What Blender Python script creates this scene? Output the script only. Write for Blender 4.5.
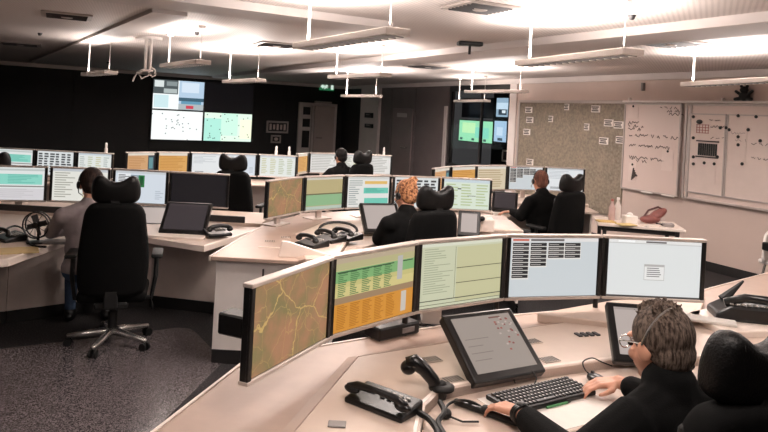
import bpy, bmesh, math, random
from mathutils import Vector, Matrix
C = bpy.context; D = bpy.data; S = C.scene
PI = math.pi
for o in list(D.objects): D.objects.remove(o)

# ------------------------------------------------------------------ camera, world, exposure
EYE = 1.83; F = 680.0; CYP = 115.0; ROLL = math.radians(3.0)
RGT = Vector((math.cos(ROLL), 0, math.sin(ROLL))); UPV = Vector((-math.sin(ROLL), 0, math.cos(ROLL)))
cam = D.objects.new('camera', D.cameras.new('camera')); S.collection.objects.link(cam); S.camera = cam
cam.data.sensor_width = 36; cam.data.lens = F/768*36; cam.data.shift_y = -(216-CYP)/768
cam.data.clip_start = .05; cam.data.clip_end = 100
m = Matrix((RGT, UPV, Vector((0, -1, 0)))).transposed().to_4x4(); m.translation = (0, 0, EYE); cam.matrix_world = m
w = D.worlds.new('world'); S.world = w; w.use_nodes = True
w.node_tree.nodes['Background'].inputs[0].default_value = (.9, .85, .85, 1); w.node_tree.nodes['Background'].inputs[1].default_value = .05
S.view_settings.view_transform = 'Standard'; S.view_settings.look = 'None'
S.view_settings.exposure = 0.3; S.view_settings.gamma = 1; S.view_settings.use_curve_mapping = False
LAMP_UP = 40.0; LAMP_DOWN = 27.0; LAMP_COLOR = (1, .90, .845)

def ray(px, py): return Vector((0, 1, 0)) + RGT*((px-384)/F) + UPV*((CYP-py)/F)
def at(px, py, Y): return Vector((0, 0, EYE)) + ray(px, py)*Y            # the point at depth Y
def on(px, py, z):                                                       # the point at height z
    d = ray(px, py); return Vector((0, 0, EYE)) + d*((z-EYE)/d.z)

# ------------------------------------------------------------------ materials
def lin(c):
    if isinstance(c, str): c = tuple(int(c[i:i+2], 16)/255 for i in (0, 2, 4))
    return tuple(x/12.92 if x <= .04045 else ((x+.055)/1.055)**2.4 for x in c)+(1,)
MC = {}
def mat(name, col, rough=.5, var=.06, scale=20, bump=0.0, metal=0.0, spec=.5, coord='Object', bscale=None):
    if name in MC: return MC[name]
    mt = D.materials.new(name); mt.use_nodes = True; nt = mt.node_tree; b = nt.nodes['Principled BSDF']
    b.inputs['Roughness'].default_value = rough; b.inputs['Metallic'].default_value = metal
    b.inputs['Specular IOR Level'].default_value = spec
    tc = nt.nodes.new('ShaderNodeTexCoord'); nz = nt.nodes.new('ShaderNodeTexNoise'); nz.inputs['Scale'].default_value = scale
    nz.inputs['Detail'].default_value = 4
    nt.links.new(tc.outputs[coord], nz.inputs['Vector'])
    rp = nt.nodes.new('ShaderNodeValToRGB'); c = lin(col)
    rp.color_ramp.elements[0].position = .3; rp.color_ramp.elements[1].position = .7
    rp.color_ramp.elements[0].color = tuple(x*(1-var) for x in c[:3])+(1,); rp.color_ramp.elements[1].color = tuple(min(1, x*(1+var)) for x in c[:3])+(1,)
    nt.links.new(nz.outputs['Fac'], rp.inputs['Fac']); nt.links.new(rp.outputs['Color'], b.inputs['Base Color'])
    if bump:
        n2 = nt.nodes.new('ShaderNodeTexNoise'); n2.inputs['Scale'].default_value = bscale or scale*6
        nt.links.new(tc.outputs[coord], n2.inputs['Vector'])
        bp = nt.nodes.new('ShaderNodeBump'); bp.inputs['Strength'].default_value = bump; bp.inputs['Distance'].default_value = .01
        nt.links.new(n2.outputs['Fac'], bp.inputs['Height']); nt.links.new(bp.outputs['Normal'], b.inputs['Normal'])
    MC[name] = mt; return mt
def emit(col, s=1.0):
    k = 'glow_%s_%.2f' % (col, s)
    if k in MC: return MC[k]
    mt = D.materials.new(k); mt.use_nodes = True; nt = mt.node_tree; b = nt.nodes['Principled BSDF']
    b.inputs['Base Color'].default_value = (.02, .02, .02, 1); b.inputs['Roughness'].default_value = .35; b.inputs['Specular IOR Level'].default_value = .2
    b.inputs['Emission Color'].default_value = lin(col); b.inputs['Emission Strength'].default_value = s
    MC[k] = mt; return mt
def map_screen(name, base, patch, road, scale, s=1.0):
    if name in MC: return MC[name]
    mt = D.materials.new(name); mt.use_nodes = True; nt = mt.node_tree; b = nt.nodes['Principled BSDF']
    N = nt.nodes.new; L = nt.links.new
    tc = N('ShaderNodeTexCoord'); nz = N('ShaderNodeTexNoise'); nz.inputs['Scale'].default_value = scale; nz.inputs['Detail'].default_value = 5
    L(tc.outputs['Object'], nz.inputs['Vector'])
    r1 = N('ShaderNodeValToRGB'); r1.color_ramp.elements[0].color = lin(base); r1.color_ramp.elements[1].color = lin(patch)
    r1.color_ramp.elements[0].position = .38; r1.color_ramp.elements[1].position = .62; L(nz.outputs['Fac'], r1.inputs['Fac'])
    ad = N('ShaderNodeMixRGB'); ad.blend_type = 'ADD'; ad.inputs[0].default_value = .12
    L(tc.outputs['Object'], ad.inputs[1]); L(nz.outputs['Color'], ad.inputs[2])
    last = r1.outputs['Color']
    for sc, wd, mf in ((scale*.33, .007, .8), (scale*1.1, .012, .35)):
        vo = N('ShaderNodeTexVoronoi'); vo.feature = 'DISTANCE_TO_EDGE'; vo.inputs['Scale'].default_value = sc; L(ad.outputs[0], vo.inputs['Vector'])
        lt = N('ShaderNodeMath'); lt.operation = 'LESS_THAN'; lt.inputs[1].default_value = wd; L(vo.outputs['Distance'], lt.inputs[0])
        mx = N('ShaderNodeMixRGB'); ml = N('ShaderNodeMath'); ml.operation = 'MULTIPLY'; ml.inputs[1].default_value = mf; L(lt.outputs[0], ml.inputs[0]); L(ml.outputs[0], mx.inputs[0]); L(last, mx.inputs[1]); mx.inputs[2].default_value = lin(road); last = mx.outputs[0]
    b.inputs['Base Color'].default_value = (.02, .02, .02, 1); L(last, b.inputs['Emission Color']); b.inputs['Emission Strength'].default_value = s
    MC[name] = mt; return mt

# ------------------------------------------------------------------ mesh builder
class MB:
    def __init__(s): s.bm = bmesh.new(); s.mi = 0
    def _in(s, fn):
        b = bmesh.new(); fn(b)
        for f in b.faces: f.material_index = s.mi
        me = D.meshes.new('t'); b.to_mesh(me); b.free(); s.bm.from_mesh(me); D.meshes.remove(me); return s
    def box(s, c, d, bev=0, rot=None, seg=1):
        def fn(b):
            bmesh.ops.create_cube(b, size=1); bmesh.ops.scale(b, vec=d, verts=b.verts)
            if bev: bmesh.ops.bevel(b, geom=list(b.edges), offset=min(bev, min(d)*.49), segments=seg, affect='EDGES', profile=.5)
            if rot is not None: bmesh.ops.transform(b, matrix=rot.to_4x4() if len(rot) == 3 else rot, verts=b.verts)
            bmesh.ops.translate(b, vec=c, verts=b.verts)
        return s._in(fn)
    def prism(s, poly, z0, z1, bev=0, seg=1, M=None):
        def fn(b):
            vs = [b.verts.new((p[0], p[1], z0)) for p in poly]
            f = b.faces.new(vs); r = bmesh.ops.extrude_face_region(b, geom=[f])
            for v in r['geom']:
                if isinstance(v, bmesh.types.BMVert): v.co.z = z1
            bmesh.ops.recalc_face_normals(b, faces=b.faces)
            if bev: bmesh.ops.bevel(b, geom=list(b.edges), offset=bev, segments=seg, affect='EDGES', profile=.5, clamp_overlap=True)
            bmesh.ops.triangulate(b, faces=[f for f in b.faces if len(f.verts) > 4], ngon_method='EAR_CLIP')
            bmesh.ops.recalc_face_normals(b, faces=b.faces)
            if M is not None: bmesh.ops.transform(b, matrix=M, verts=b.verts)
        return s._in(fn)
    def ribbon(s, A, B, z0, z1, zb=None):                                 # band between two open lines; zb: height of line B's top
        def fn(b):
            zb_ = z1 if zb is None else zb
            R = [[b.verts.new((p[0], p[1], z)) for p, z in ((a, z0), (a, z1), (c, zb_), (c, z0))] for a, c in zip(A, B)]
            for P, Q in zip(R, R[1:]):
                for j in range(4): b.faces.new((P[j], P[(j+1) % 4], Q[(j+1) % 4], Q[j]))
            b.faces.new(R[0]); b.faces.new(R[-1]); bmesh.ops.recalc_face_normals(b, faces=b.faces)
        return s._in(fn)
    def tube(s, pts, r, n=8, closed=False):
        pts = [Vector(p) for p in pts]; R = r if isinstance(r, (list, tuple)) else [r]*len(pts)
        def fn(b):
            rings = []; up = Vector((0, 0, 1)); k = len(pts); nrm = None
            for i, p in enumerate(pts):
                if closed: t = pts[(i+1) % k]-pts[i-1]
                else: t = pts[min(i+1, k-1)]-pts[max(i-1, 0)]
                t.normalize()
                if nrm is None:
                    nrm = t.cross(up) if abs(t.dot(up)) < .95 else t.cross(Vector((1, 0, 0)))
                nrm = (nrm-t*nrm.dot(t)).normalized(); bn = t.cross(nrm)
                rings.append([b.verts.new(p+(nrm*math.cos(a)+bn*math.sin(a))*R[i]) for a in [2*PI*j/n for j in range(n)]])
            rr = list(range(k if closed else k-1))
            for i in rr:
                A, B = rings[i], rings[(i+1) % k]
                for j in range(n): b.faces.new((A[j], A[(j+1) % n], B[(j+1) % n], B[j]))
            if not closed: b.faces.new(rings[0][::-1]); b.faces.new(rings[-1])
            bmesh.ops.recalc_face_normals(b, faces=b.faces)
        return s._in(fn)
    def cyl(s, p0, p1, r, n=16): return s.tube([p0, p1], r, n)
    def lathe(s, prof, c=(0, 0, 0), n=20):
        def fn(b):
            rings = [[b.verts.new((c[0]+r*math.cos(2*PI*j/n), c[1]+r*math.sin(2*PI*j/n), c[2]+z)) for j in range(n)] for r, z in prof]
            for A, B in zip(rings, rings[1:]):
                for j in range(n): b.faces.new((A[j], A[(j+1) % n], B[(j+1) % n], B[j]))
            b.faces.new(rings[0][::-1]); b.faces.new(rings[-1]); bmesh.ops.recalc_face_normals(b, faces=b.faces)
        return s._in(fn)
    def ell(s, c, r, rot=None, u=16, v=10):
        def fn(b):
            bmesh.ops.create_uvsphere(b, u_segments=u, v_segments=v, radius=1)
            r3 = r if isinstance(r, (tuple, list)) else (r, r, r)
            bmesh.ops.scale(b, vec=r3, verts=b.verts)
            if rot is not None: bmesh.ops.transform(b, matrix=rot.to_4x4(), verts=b.verts)
            bmesh.ops.translate(b, vec=c, verts=b.verts)
        return s._in(fn)
    def cap(s, p0, r0, p1, r1, n=12):                                     # tapered limb with round ends
        p0 = Vector(p0); p1 = Vector(p1); t = (p1-p0); L = t.length or 1e-6; t = t/L
        pts = []; R = []
        for a in (80, 50, 20): pts.append(p0-t*r0*math.sin(math.radians(a))); R.append(r0*math.cos(math.radians(a)))
        for a in (20, 50, 80): pts.append(p1+t*r1*math.sin(math.radians(a))); R.append(r1*math.cos(math.radians(a)))
        return s.tube(pts, R, n)
    def quad(s, a, b2, c, d):
        def fn(b): b.faces.new([b.verts.new(p) for p in (a, b2, c, d)])
        return s._in(fn)
    def build(s, name, mats, parent=None, smooth=False, loc=None):
        me = D.meshes.new(name); s.bm.to_mesh(me); s.bm.free()
        for mt in (mats if isinstance(mats, (list, tuple)) else [mats]): me.materials.append(mt)
        if smooth:
            for p in me.polygons: p.use_smooth = True
            if smooth != 'all':
                me.set_sharp_from_angle(angle=math.radians(40))
        o = D.objects.new(name, me); S.collection.objects.link(o)
        if parent: o.parent = parent
        if loc is not None: o.location = loc
        return o
def tag(o, label, cat, group=None):
    o['label'] = label; o['category'] = cat
    if group: o['group'] = group
    return o
def thing(name, label, cat, loc=(0, 0, 0), rz=0, group=None):
    o = D.objects.new(name, None); S.collection.objects.link(o); o.location = loc; o.rotation_euler = (0, 0, rz); o.empty_display_size = .1
    return tag(o, label, cat, group)
def struct(o): o['kind'] = 'structure'; return o
def kids(o): return [c for c in D.objects if c.parent == o]
def copy_tree(o, parent=None):
    c = o.copy(); S.collection.objects.link(c)
    if parent: c.parent = parent
    for ch in kids(o): copy_tree(ch, c)
    return c

# colours
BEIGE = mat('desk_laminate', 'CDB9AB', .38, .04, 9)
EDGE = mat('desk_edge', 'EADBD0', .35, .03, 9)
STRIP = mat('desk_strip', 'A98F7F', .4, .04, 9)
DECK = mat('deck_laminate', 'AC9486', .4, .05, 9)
PANEL = mat('desk_panel', 'DCCEC5', .5, .05, 8)
PLINTH = mat('plinth', '151313', .7)
BLACK = mat('black_plastic', '0B0B0C', .38, .2, 40, .05)
SATIN = mat('satin_black', '131314', .28, .2, 30)
RUBBER = mat('rubber_black', '0A0A0A', .6, .2, 30)
SILVER = mat('silver_plastic', 'CFC3BB', .35, .04, 20, metal=.3)
CHROME = mat('polished_aluminium', 'D5D2CF', .22, .04, 15, metal=.9)
WHITE = mat('white_enamel', 'E6DFDA', .4, .03, 10)
GREYP = mat('grey_plastic', '837C7A', .45, .05, 20)
FABRIC = mat('black_upholstery', '050505', .8, .3, 60, .3, spec=.15)
LEATHER = mat('black_leather', '080707', .45, .25, 25, .25, spec=.3)
DGREY = mat('dark_grey', '2A2728', .5, .1, 20)
PAPER = mat('paper', 'E4DDD6', .7, .03, 20)
SKIN = mat('skin', 'D29A80', .5, .06, 30)
SKIN2 = mat('skin_ruddy', 'C98F74', .5, .06, 30)
print('setup ok')

# ------------------------------------------------------------------ room shell
CE = 2.64; BB = 2.55
CN = Vector((-1.27, 20.7, 0)); RD = Vector((.435, -.90, 0)).normalized(); LD = Vector((-.87, -.493, 0)).normalized()
RN = Vector((-RD.y*-1, RD.x*-1, 0)); RN = Vector((RD.y, -RD.x, 0))      # inward normal of the wall along RD
LN = Vector((-LD.y, LD.x, 0))
if RN.dot(Vector((0, 0, 0))-CN) < 0: RN = -RN
if LN.dot(Vector((0, 0, 0))-CN) < 0: LN = -LN
RL, LL = 25.0, 15.0
RE = CN+RD*RL; LE = CN+LD*LL; BE = RE+LD*LL
def frame(org, xdir, inward):                                             # local x along wall (as seen, left to right), -y into the room
    y = -inward; M = Matrix((xdir, y, Vector((0, 0, 1)))).transposed().to_4x4(); M.translation = org; return M
def hitw(px, py, org, n):
    d = ray(px, py); e = Vector((0, 0, EYE)); t = (org-e).dot(n)/d.dot(n); return e+d*t
def sR(px, py=110, off=0): p = hitw(px, py, CN+RN*off, RN); return (p-CN).dot(RD), p.z
def sL(px, py=110, off=0): p = hitw(px, py, CN+LN*off, LN); return (p-CN).dot(-LD), p.z      # negative values, growing to the image right
FR = frame(CN, RD, RN); FL = frame(CN, -LD, LN)

def carpet():
    mt = D.materials.new('carpet'); mt.use_nodes = True; nt = mt.node_tree; b = nt.nodes['Principled BSDF']; N = nt.nodes.new; L = nt.links.new
    tc = N('ShaderNodeTexCoord'); nz = N('ShaderNodeTexNoise'); nz.inputs['Scale'].default_value = 90; nz.inputs['Detail'].default_value = 3
    L(tc.outputs['Object'], nz.inputs['Vector']); rp = N('ShaderNodeValToRGB'); e = rp.color_ramp.elements
    e[0].position = .5; e[0].color = lin('141213'); e[1].position = .72; e[1].color = lin('4A4445'); L(nz.outputs['Fac'], rp.inputs['Fac'])
    L(rp.outputs['Color'], b.inputs['Base Color']); b.inputs['Roughness'].default_value = .85
    bp = N('ShaderNodeBump'); bp.inputs['Strength'].default_value = .4; L(nz.outputs['Fac'], bp.inputs['Height']); L(bp.outputs['Normal'], b.inputs['Normal'])
    return mt
def ceil_mat():
    mt = D.materials.new('perforated_ceiling'); mt.use_nodes = True; nt = mt.node_tree; b = nt.nodes['Principled BSDF']; N = nt.nodes.new; L = nt.links.new
    tc = N('ShaderNodeTexCoord'); vo = N('ShaderNodeTexVoronoi'); vo.inputs['Scale'].default_value = 28; vo.inputs['Randomness'].default_value = 0
    mp = N('ShaderNodeMapping'); mp.inputs['Rotation'].default_value = (0, 0, .45); L(tc.outputs['Object'], mp.inputs['Vector']); L(mp.outputs['Vector'], vo.inputs['Vector'])
    rp = N('ShaderNodeValToRGB'); e = rp.color_ramp.elements; e[0].position = .22; e[0].color = lin('B9AFAA'); e[1].position = .32; e[1].color = lin('D6CCC7')
    L(vo.outputs['Distance'], rp.inputs['Fac']); L(rp.outputs['Color'], b.inputs['Base Color']); b.inputs['Roughness'].default_value = .6
    return mt
CEILM = ceil_mat(); PLAIN = mat('ceiling_beam_paint', 'CBC2BE', .6, .02, 3)
WALLM = mat('wall_paint', 'C8B5AB', .7, .03, 2, .05); BLACKW = mat('black_wall_panel', '0E0D0E', .6, .4, 1.5); DARKW = mat('dark_grey_wall', '6B6160', .6, .1, 2)
TRIMW = mat('trim_paint', 'D6CCC7', .6, .03, 4)
poly = [tuple(p[:2]) for p in (CN+Vector((0, 1.5, 0)), RE+Vector((2.2, .0, 0)), BE, LE+Vector((-1, .8, 0)))]
struct(MB().prism(poly, -.1, 0).build('floor', carpet()))
struct(MB().prism(poly, CE, CE+.1).build('ceiling', CEILM))
def wseg(name, M, s0, s1, z0, z1, mt, t=.15, proud=0, parent=None):
    o = MB().box(((s0+s1)/2, t/2-proud, (z0+z1)/2), (abs(s1-s0), t, z1-z0)).build(name, mt, parent); o.matrix_world = M
    return struct(o)
a345 = 0; a363 = sR(363)[0]; a381 = sR(381)[0]; a449 = sR(449)[0]; a511 = sR(511)[0]
wl = wseg('wall_left', FL, -LL, 0, 0, CE, BLACKW)
wseg('wall_right', FR, a511, RL, 0, CE, WALLM)
wseg('wall_far', FR, 0, a363, 0, CE, BLACKW)
wseg('wall_far', FR, a381, a449, 0, CE, DARKW)
wseg('trim_1', FR, a363, a381, 0, BB, TRIMW, .25, .08)                    # light pilaster
wseg('trim_2', FL, -LL, 0, BB, CE, TRIMW, .1, .06)
wseg('trim_3', FR, 0, RL, BB, CE, TRIMW, .1, .06)
wseg('baseboard_right', FR, a511, RL, 0, .12, PLINTH, .05, .015)
wseg('baseboard_left', FL, -LL, 0, 0, .1, PLINTH, .05, .015)
FB = frame(RE, (BE-RE).normalized(), -RD); wseg('wall_back', FB, 0, LL, 0, CE, WALLM)
FS = frame(BE, (LE-BE).normalized(), -LD); wseg('wall_side', FS, 0, RL, 0, CE, WALLM)
# panels seams of the dark walls, as separate proud boards
for i in range(8):
    s0 = -LL+i*LL/8
    o = MB().box((s0+LL/16, -.008, 1.3), (LL/8-.025, .016, 2.5), .004).build('wall_panel', BLACKW, wl); o.matrix_parent_inverse = Matrix()
DW = D.objects['wall_far.001']
ps = [sR(p)[0] for p in (384, 392, 416, 449)]
for s0, s1 in zip(ps, ps[1:]):
    MB().box(((s0+s1)/2, -.01, 1.27), (s1-s0-.03, .02, 2.5), .005).build('wall_panel', DARKW, DW)
# alcove behind the glazing
AD = 1.6
wseg('wall_alcove', FR, a449-.6, a511+1.2, 0, CE, BLACKW, .1, -AD)
wseg('trim_4', FR, a511-.02, sR(517)[0], 0, BB, TRIMW, .2, .03)
wseg('trim_5', FR, sR(446)[0], sR(448.5)[0], 0, 2.1, TRIMW, .06, .05)
wseg('wall_sill', FR, a449, a511, 0, .85, BLACKW, .1)
gl = D.materials.new('tinted_glass'); gl.use_nodes = True; gb = gl.node_tree.nodes['Principled BSDF']
gb.inputs['Base Color'].default_value = (.75, .78, .8, 1); gb.inputs['Roughness'].default_value = .03; gb.inputs['Transmission Weight'].default_value = 1; gb.inputs['IOR'].default_value = 1.1
wn = wseg('window_1', FR, a449, a511, BB-.12, BB, DGREY, .08)
MB().box(((a449+a511)/2, .03, 1.64), (a511-a449-.02, .008, 1.58)).build('pane', gl, wn)
for s in (a449+.03, (a449*.45+a511*.55)): MB().box((s, .03, 1.64), (.05, .06, 1.58)).build('mullion', DGREY, wn)

# ceiling beams
def beam(name, p, q, wd, z0, mt=PLAIN):
    p = Vector(p); q = Vector(q); d = (q-p).normalized(); n = Vector((-d.y, d.x))
    return struct(MB().prism([p+n*wd/2, p-n*wd/2, q-n*wd/2, q+n*wd/2], z0, CE).build(name, mt))
b0 = Vector((2.62, 4.75)); bd = Vector((-.46, .888)).normalized()
beam('beam', b0-bd*5.5, b0+bd*15.2, .55, 2.57)
c0 = Vector((-1.34, 5.35)); cd = Vector((.85, .5)).normalized()
beam('beam', c0-cd*7, c0+cd*1.45, .5, 2.575)
e0 = Vector((-1.9, 5.9)); e1 = Vector((-6.3, 12.9)); beam('beam', e0, e1+(e1-e0).normalized()*3.3, .3, 2.605)
print('room ok')

# ------------------------------------------------------------------ pendant lamps
LED = emit('FFF1E6', 3.0); GRILLE = mat('lamp_louvre', '55504E', .4)
def area(name, parent, z, sx, sy, e, up):
    l = D.lights.new(name, 'AREA'); l.shape = 'RECTANGLE'; l.size = sx; l.size_y = sy; l.energy = e; l.color = LAMP_COLOR
    o = D.objects.new(name, l); S.collection.objects.link(o); o.parent = parent; o.location = (0, 0, z)
    if up: o.rotation_euler = (PI, 0, 0)
    return o
def lamp(px0, py0, px1, py1, Y0, label, k=1.0, dY=None, xy=None):
    if xy: A, B = Vector(xy[0]), Vector(xy[1])
    else:
        A = at(px0, py0, Y0); B = None
        for i in range(60):
            q = at(px1, py1, Y0-.2-i*.03); B = q
            if (Vector((q.x, q.y))-Vector((A.x, A.y))).length >= 1.45: break
    if not xy: t_ = (B-A).normalized()*.06; A = A+t_; B = B-t_
    z = (A.z+B.z)/2; mid = (A+B)/2; d = Vector((B.x-A.x, B.y-A.y)); L = d.length
    r = thing('pendant_lamp', label, 'lamp', (mid.x, mid.y, z), math.atan2(d.y, d.x), 'pendant lamps under the ceiling')
    MB().box((0, .07, 0), (L, .018, .045), .004).box((0, -.07, 0), (L, .018, .045), .004).box((-L/2, 0, 0), (.02, .16, .045), .004).box((L/2, 0, 0), (.02, .16, .045), .004).box((0, 0, .012), (L, .03, .03), .004).build('housing', WHITE, r)
    MB().box((0, .036, -.004), (L-.03, .046, .012)).build('tube', LED, r); MB().box((0, -.036, -.004), (L-.03, .046, .012)).build('tube', LED, r)
    n = 16; g = MB()
    for i in range(n): g.box((-L/2+L*(i+.5)/n, 0, -.018), (.007, .13, .012))
    g.build('louvre', GRILLE, r)
    for sx in (-1, 1):
        x = sx*(L/2-.09)
        q = MB().cyl((x, 0, .02), (x, 0, CE-z-.01), .010 if sx < 0 else .0035, 8).build('rod' if sx < 0 else 'wire', WHITE, r)
        MB().lathe([(.035, CE-z-.03), (.04, CE-z-.01), (.04, CE-z)], (x, 0, 0), 14).build('ceiling_cup', WHITE, q)
    area('uplight', r, .05, L*.95, .12, LAMP_UP*k, True); area('downlight', r, -.035, L*.95, .12, LAMP_DOWN*k, False)
    return r
lamp(300, 45, 403, 34, 5.0, 'white pendant lamp over the centre console, two bright tubes and louvre, biggest lamp')
lamp(520, 62, 639, 54, 5.6, 'long white pendant lamp hanging before the brown map board')
lamp(331, 78, 388, 74, 9.0, 'white pendant lamp hanging before the grey door', 1.1)
lamp(343, 97, 380, 95, 13.0, 'small distant pendant lamp hanging beside the light pilaster', 2.2)
lamp(466, 93, 527, 90, 11.0, 'pendant lamp hanging in front of the glazed alcove', 1.4)
lamp(456, 101.5, 488, 100.5, 13.6, 'faintest small pendant lamp, low before the alcove glass', .3)
lamp(684, 84, 789, 80, 7.2, 'pendant lamp close above the whiteboard with the magnets')
lamp(226, 82, 262, 80, 10.0, 'pendant lamp hanging just beside the video wall', 1.3)
lamp(165, 67, 205, 61, 8.0, 'unlit looking thin pendant lamp beside the white projector pole', .3)
lamp(86, 74, 112, 73, 9.5, 'faint pendant lamp before the black wall, farthest from the map board', .25)
lamp(0, 0, 0, 0, 0, 'added unseen pendant fill lamp above the camera side of the front console', .55, xy=((.1, 2.0, 2.33), (.75, .7, 2.33)))  # added outside the view to light the front desk
lamp(0, 0, 0, 0, 0, 'added unseen pendant fill lamp over the seat of the front console', .5, xy=((2.3, 3.2, 2.33), (2.95, 1.9, 2.33)))  # extra lamp out of frame, put in to brighten the front console
lamp(0, 0, 0, 0, 0, 'added unseen pendant fill lamp over the dark carpet behind the camera', .35, xy=((-2.6, 2.6, 2.33), (-1.95, 1.3, 2.33)))  # another lamp invented beyond the frame edge, lights the floor

# ceiling fittings
VENTM = mat('vent_metal', 'A79C96', .45, .04, 20)
def vent(px, py, sx, sy, label, rz):
    p = on(px, py, CE); r = thing('ceiling_vent', label, 'vent', (p.x, p.y, CE), rz, 'square air vents in the ceiling')
    MB().box((0, 0, -.008), (sx, sy, .016), .004).build('plate', VENTM, r)
    for i in range(7): MB().box((0, -sy*.36+i*sy*.12, -.019), (sx*.8, sy*.035, .012), rot=Matrix.Rotation(.5, 3, 'X')).build('slat', DGREY, r)
    MB().lathe([(.05, -.03), (.06, -.016), (.06, -.01)], n=12).build('cap', VENTM, r)
vent(480, 6.5, .42, .42, 'square air vent in the ceiling nearest the camera, light louvred plate', .45)
vent(671, 42.5, .5, .5, 'air vent in the ceiling above the two pendant lamps by the map board', .45)
vent(277, 44, .5, .5, 'air vent in the ceiling beside the rod of the biggest lamp', .45)
vent(428, 66, .6, .6, 'small far air vent between two rows of lamps', .45)
vent(67, 15, .45, .45, 'dark air vent in the dim corner of the ceiling, largest there', .45)
vent(20, 43.5, .6, .6, 'dark air vent near the black wall top', .45)
def dot(px, py, label):
    p = on(px, py, CE); tag(MB().lathe([(.012, -.035), (.02, -.028), (.026, -.01), (.03, 0)], n=12).build('sprinkler', DGREY, loc=(p.x, p.y, CE), smooth=True), label, 'sprinkler')
dot(197, 32, 'small dark ceiling sprinkler above the video wall'); dot(632, 15, 'small dark ceiling sprinkler above the longest lamp')
dot(108, 62, 'small dark ceiling sprinkler near the black wall'); dot(40, 33, 'small dark ceiling sprinkler between the two dim vents')
# projector pole with loose cables
p = on(149, 37, CE); r = thing('projector_mount', 'white ceiling pole with loose cable loops and no projector', 'mount', (p.x, p.y, CE), .3)
z = at(149, 71, p.y).z-CE
MB().lathe([(.07, 0), (.085, -.02), (.16, -.035), (.16, 0)][::-1], n=18).build('flange', WHITE, r)
MB().cyl((-.025, 0, -.02), (-.025, 0, z), .018, 10).cyl((.03, 0, -.02), (.03, 0, z), .018, 10).build('pole', WHITE, r)
MB().box((0, 0, z), (.14, .1, .03), .006).build('bracket', WHITE, r)
MB().tube([(-.02, 0, z+.02), (-.11, .0, z-.02), (-.15, 0, z-.1), (-.16, .0, z-.14)], .009).tube([(.0, 0, z), (.06, 0, z-.07), (.1, 0, z-.05), (.09, 0, z+.02), (.02, 0, z+.06)], .009).tube([(-.03, 0, z), (-.1, 0, z-.04), (-.06, 0, z-.1), (.02, 0, z-.05)], .009).build('cable', WHITE, r, True)
p = on(470, 42, CE); r = thing('projector_mount', 'short dark ceiling bracket with a stub post', 'mount', (p.x, p.y, CE), .1)
MB().box((0, 0, -.02), (.26, .12, .04), .008).build('plate', BLACK, r); MB().cyl((0, 0, -.03), (0, 0, -.13), .014, 8).build('post', DGREY, r)

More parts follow.
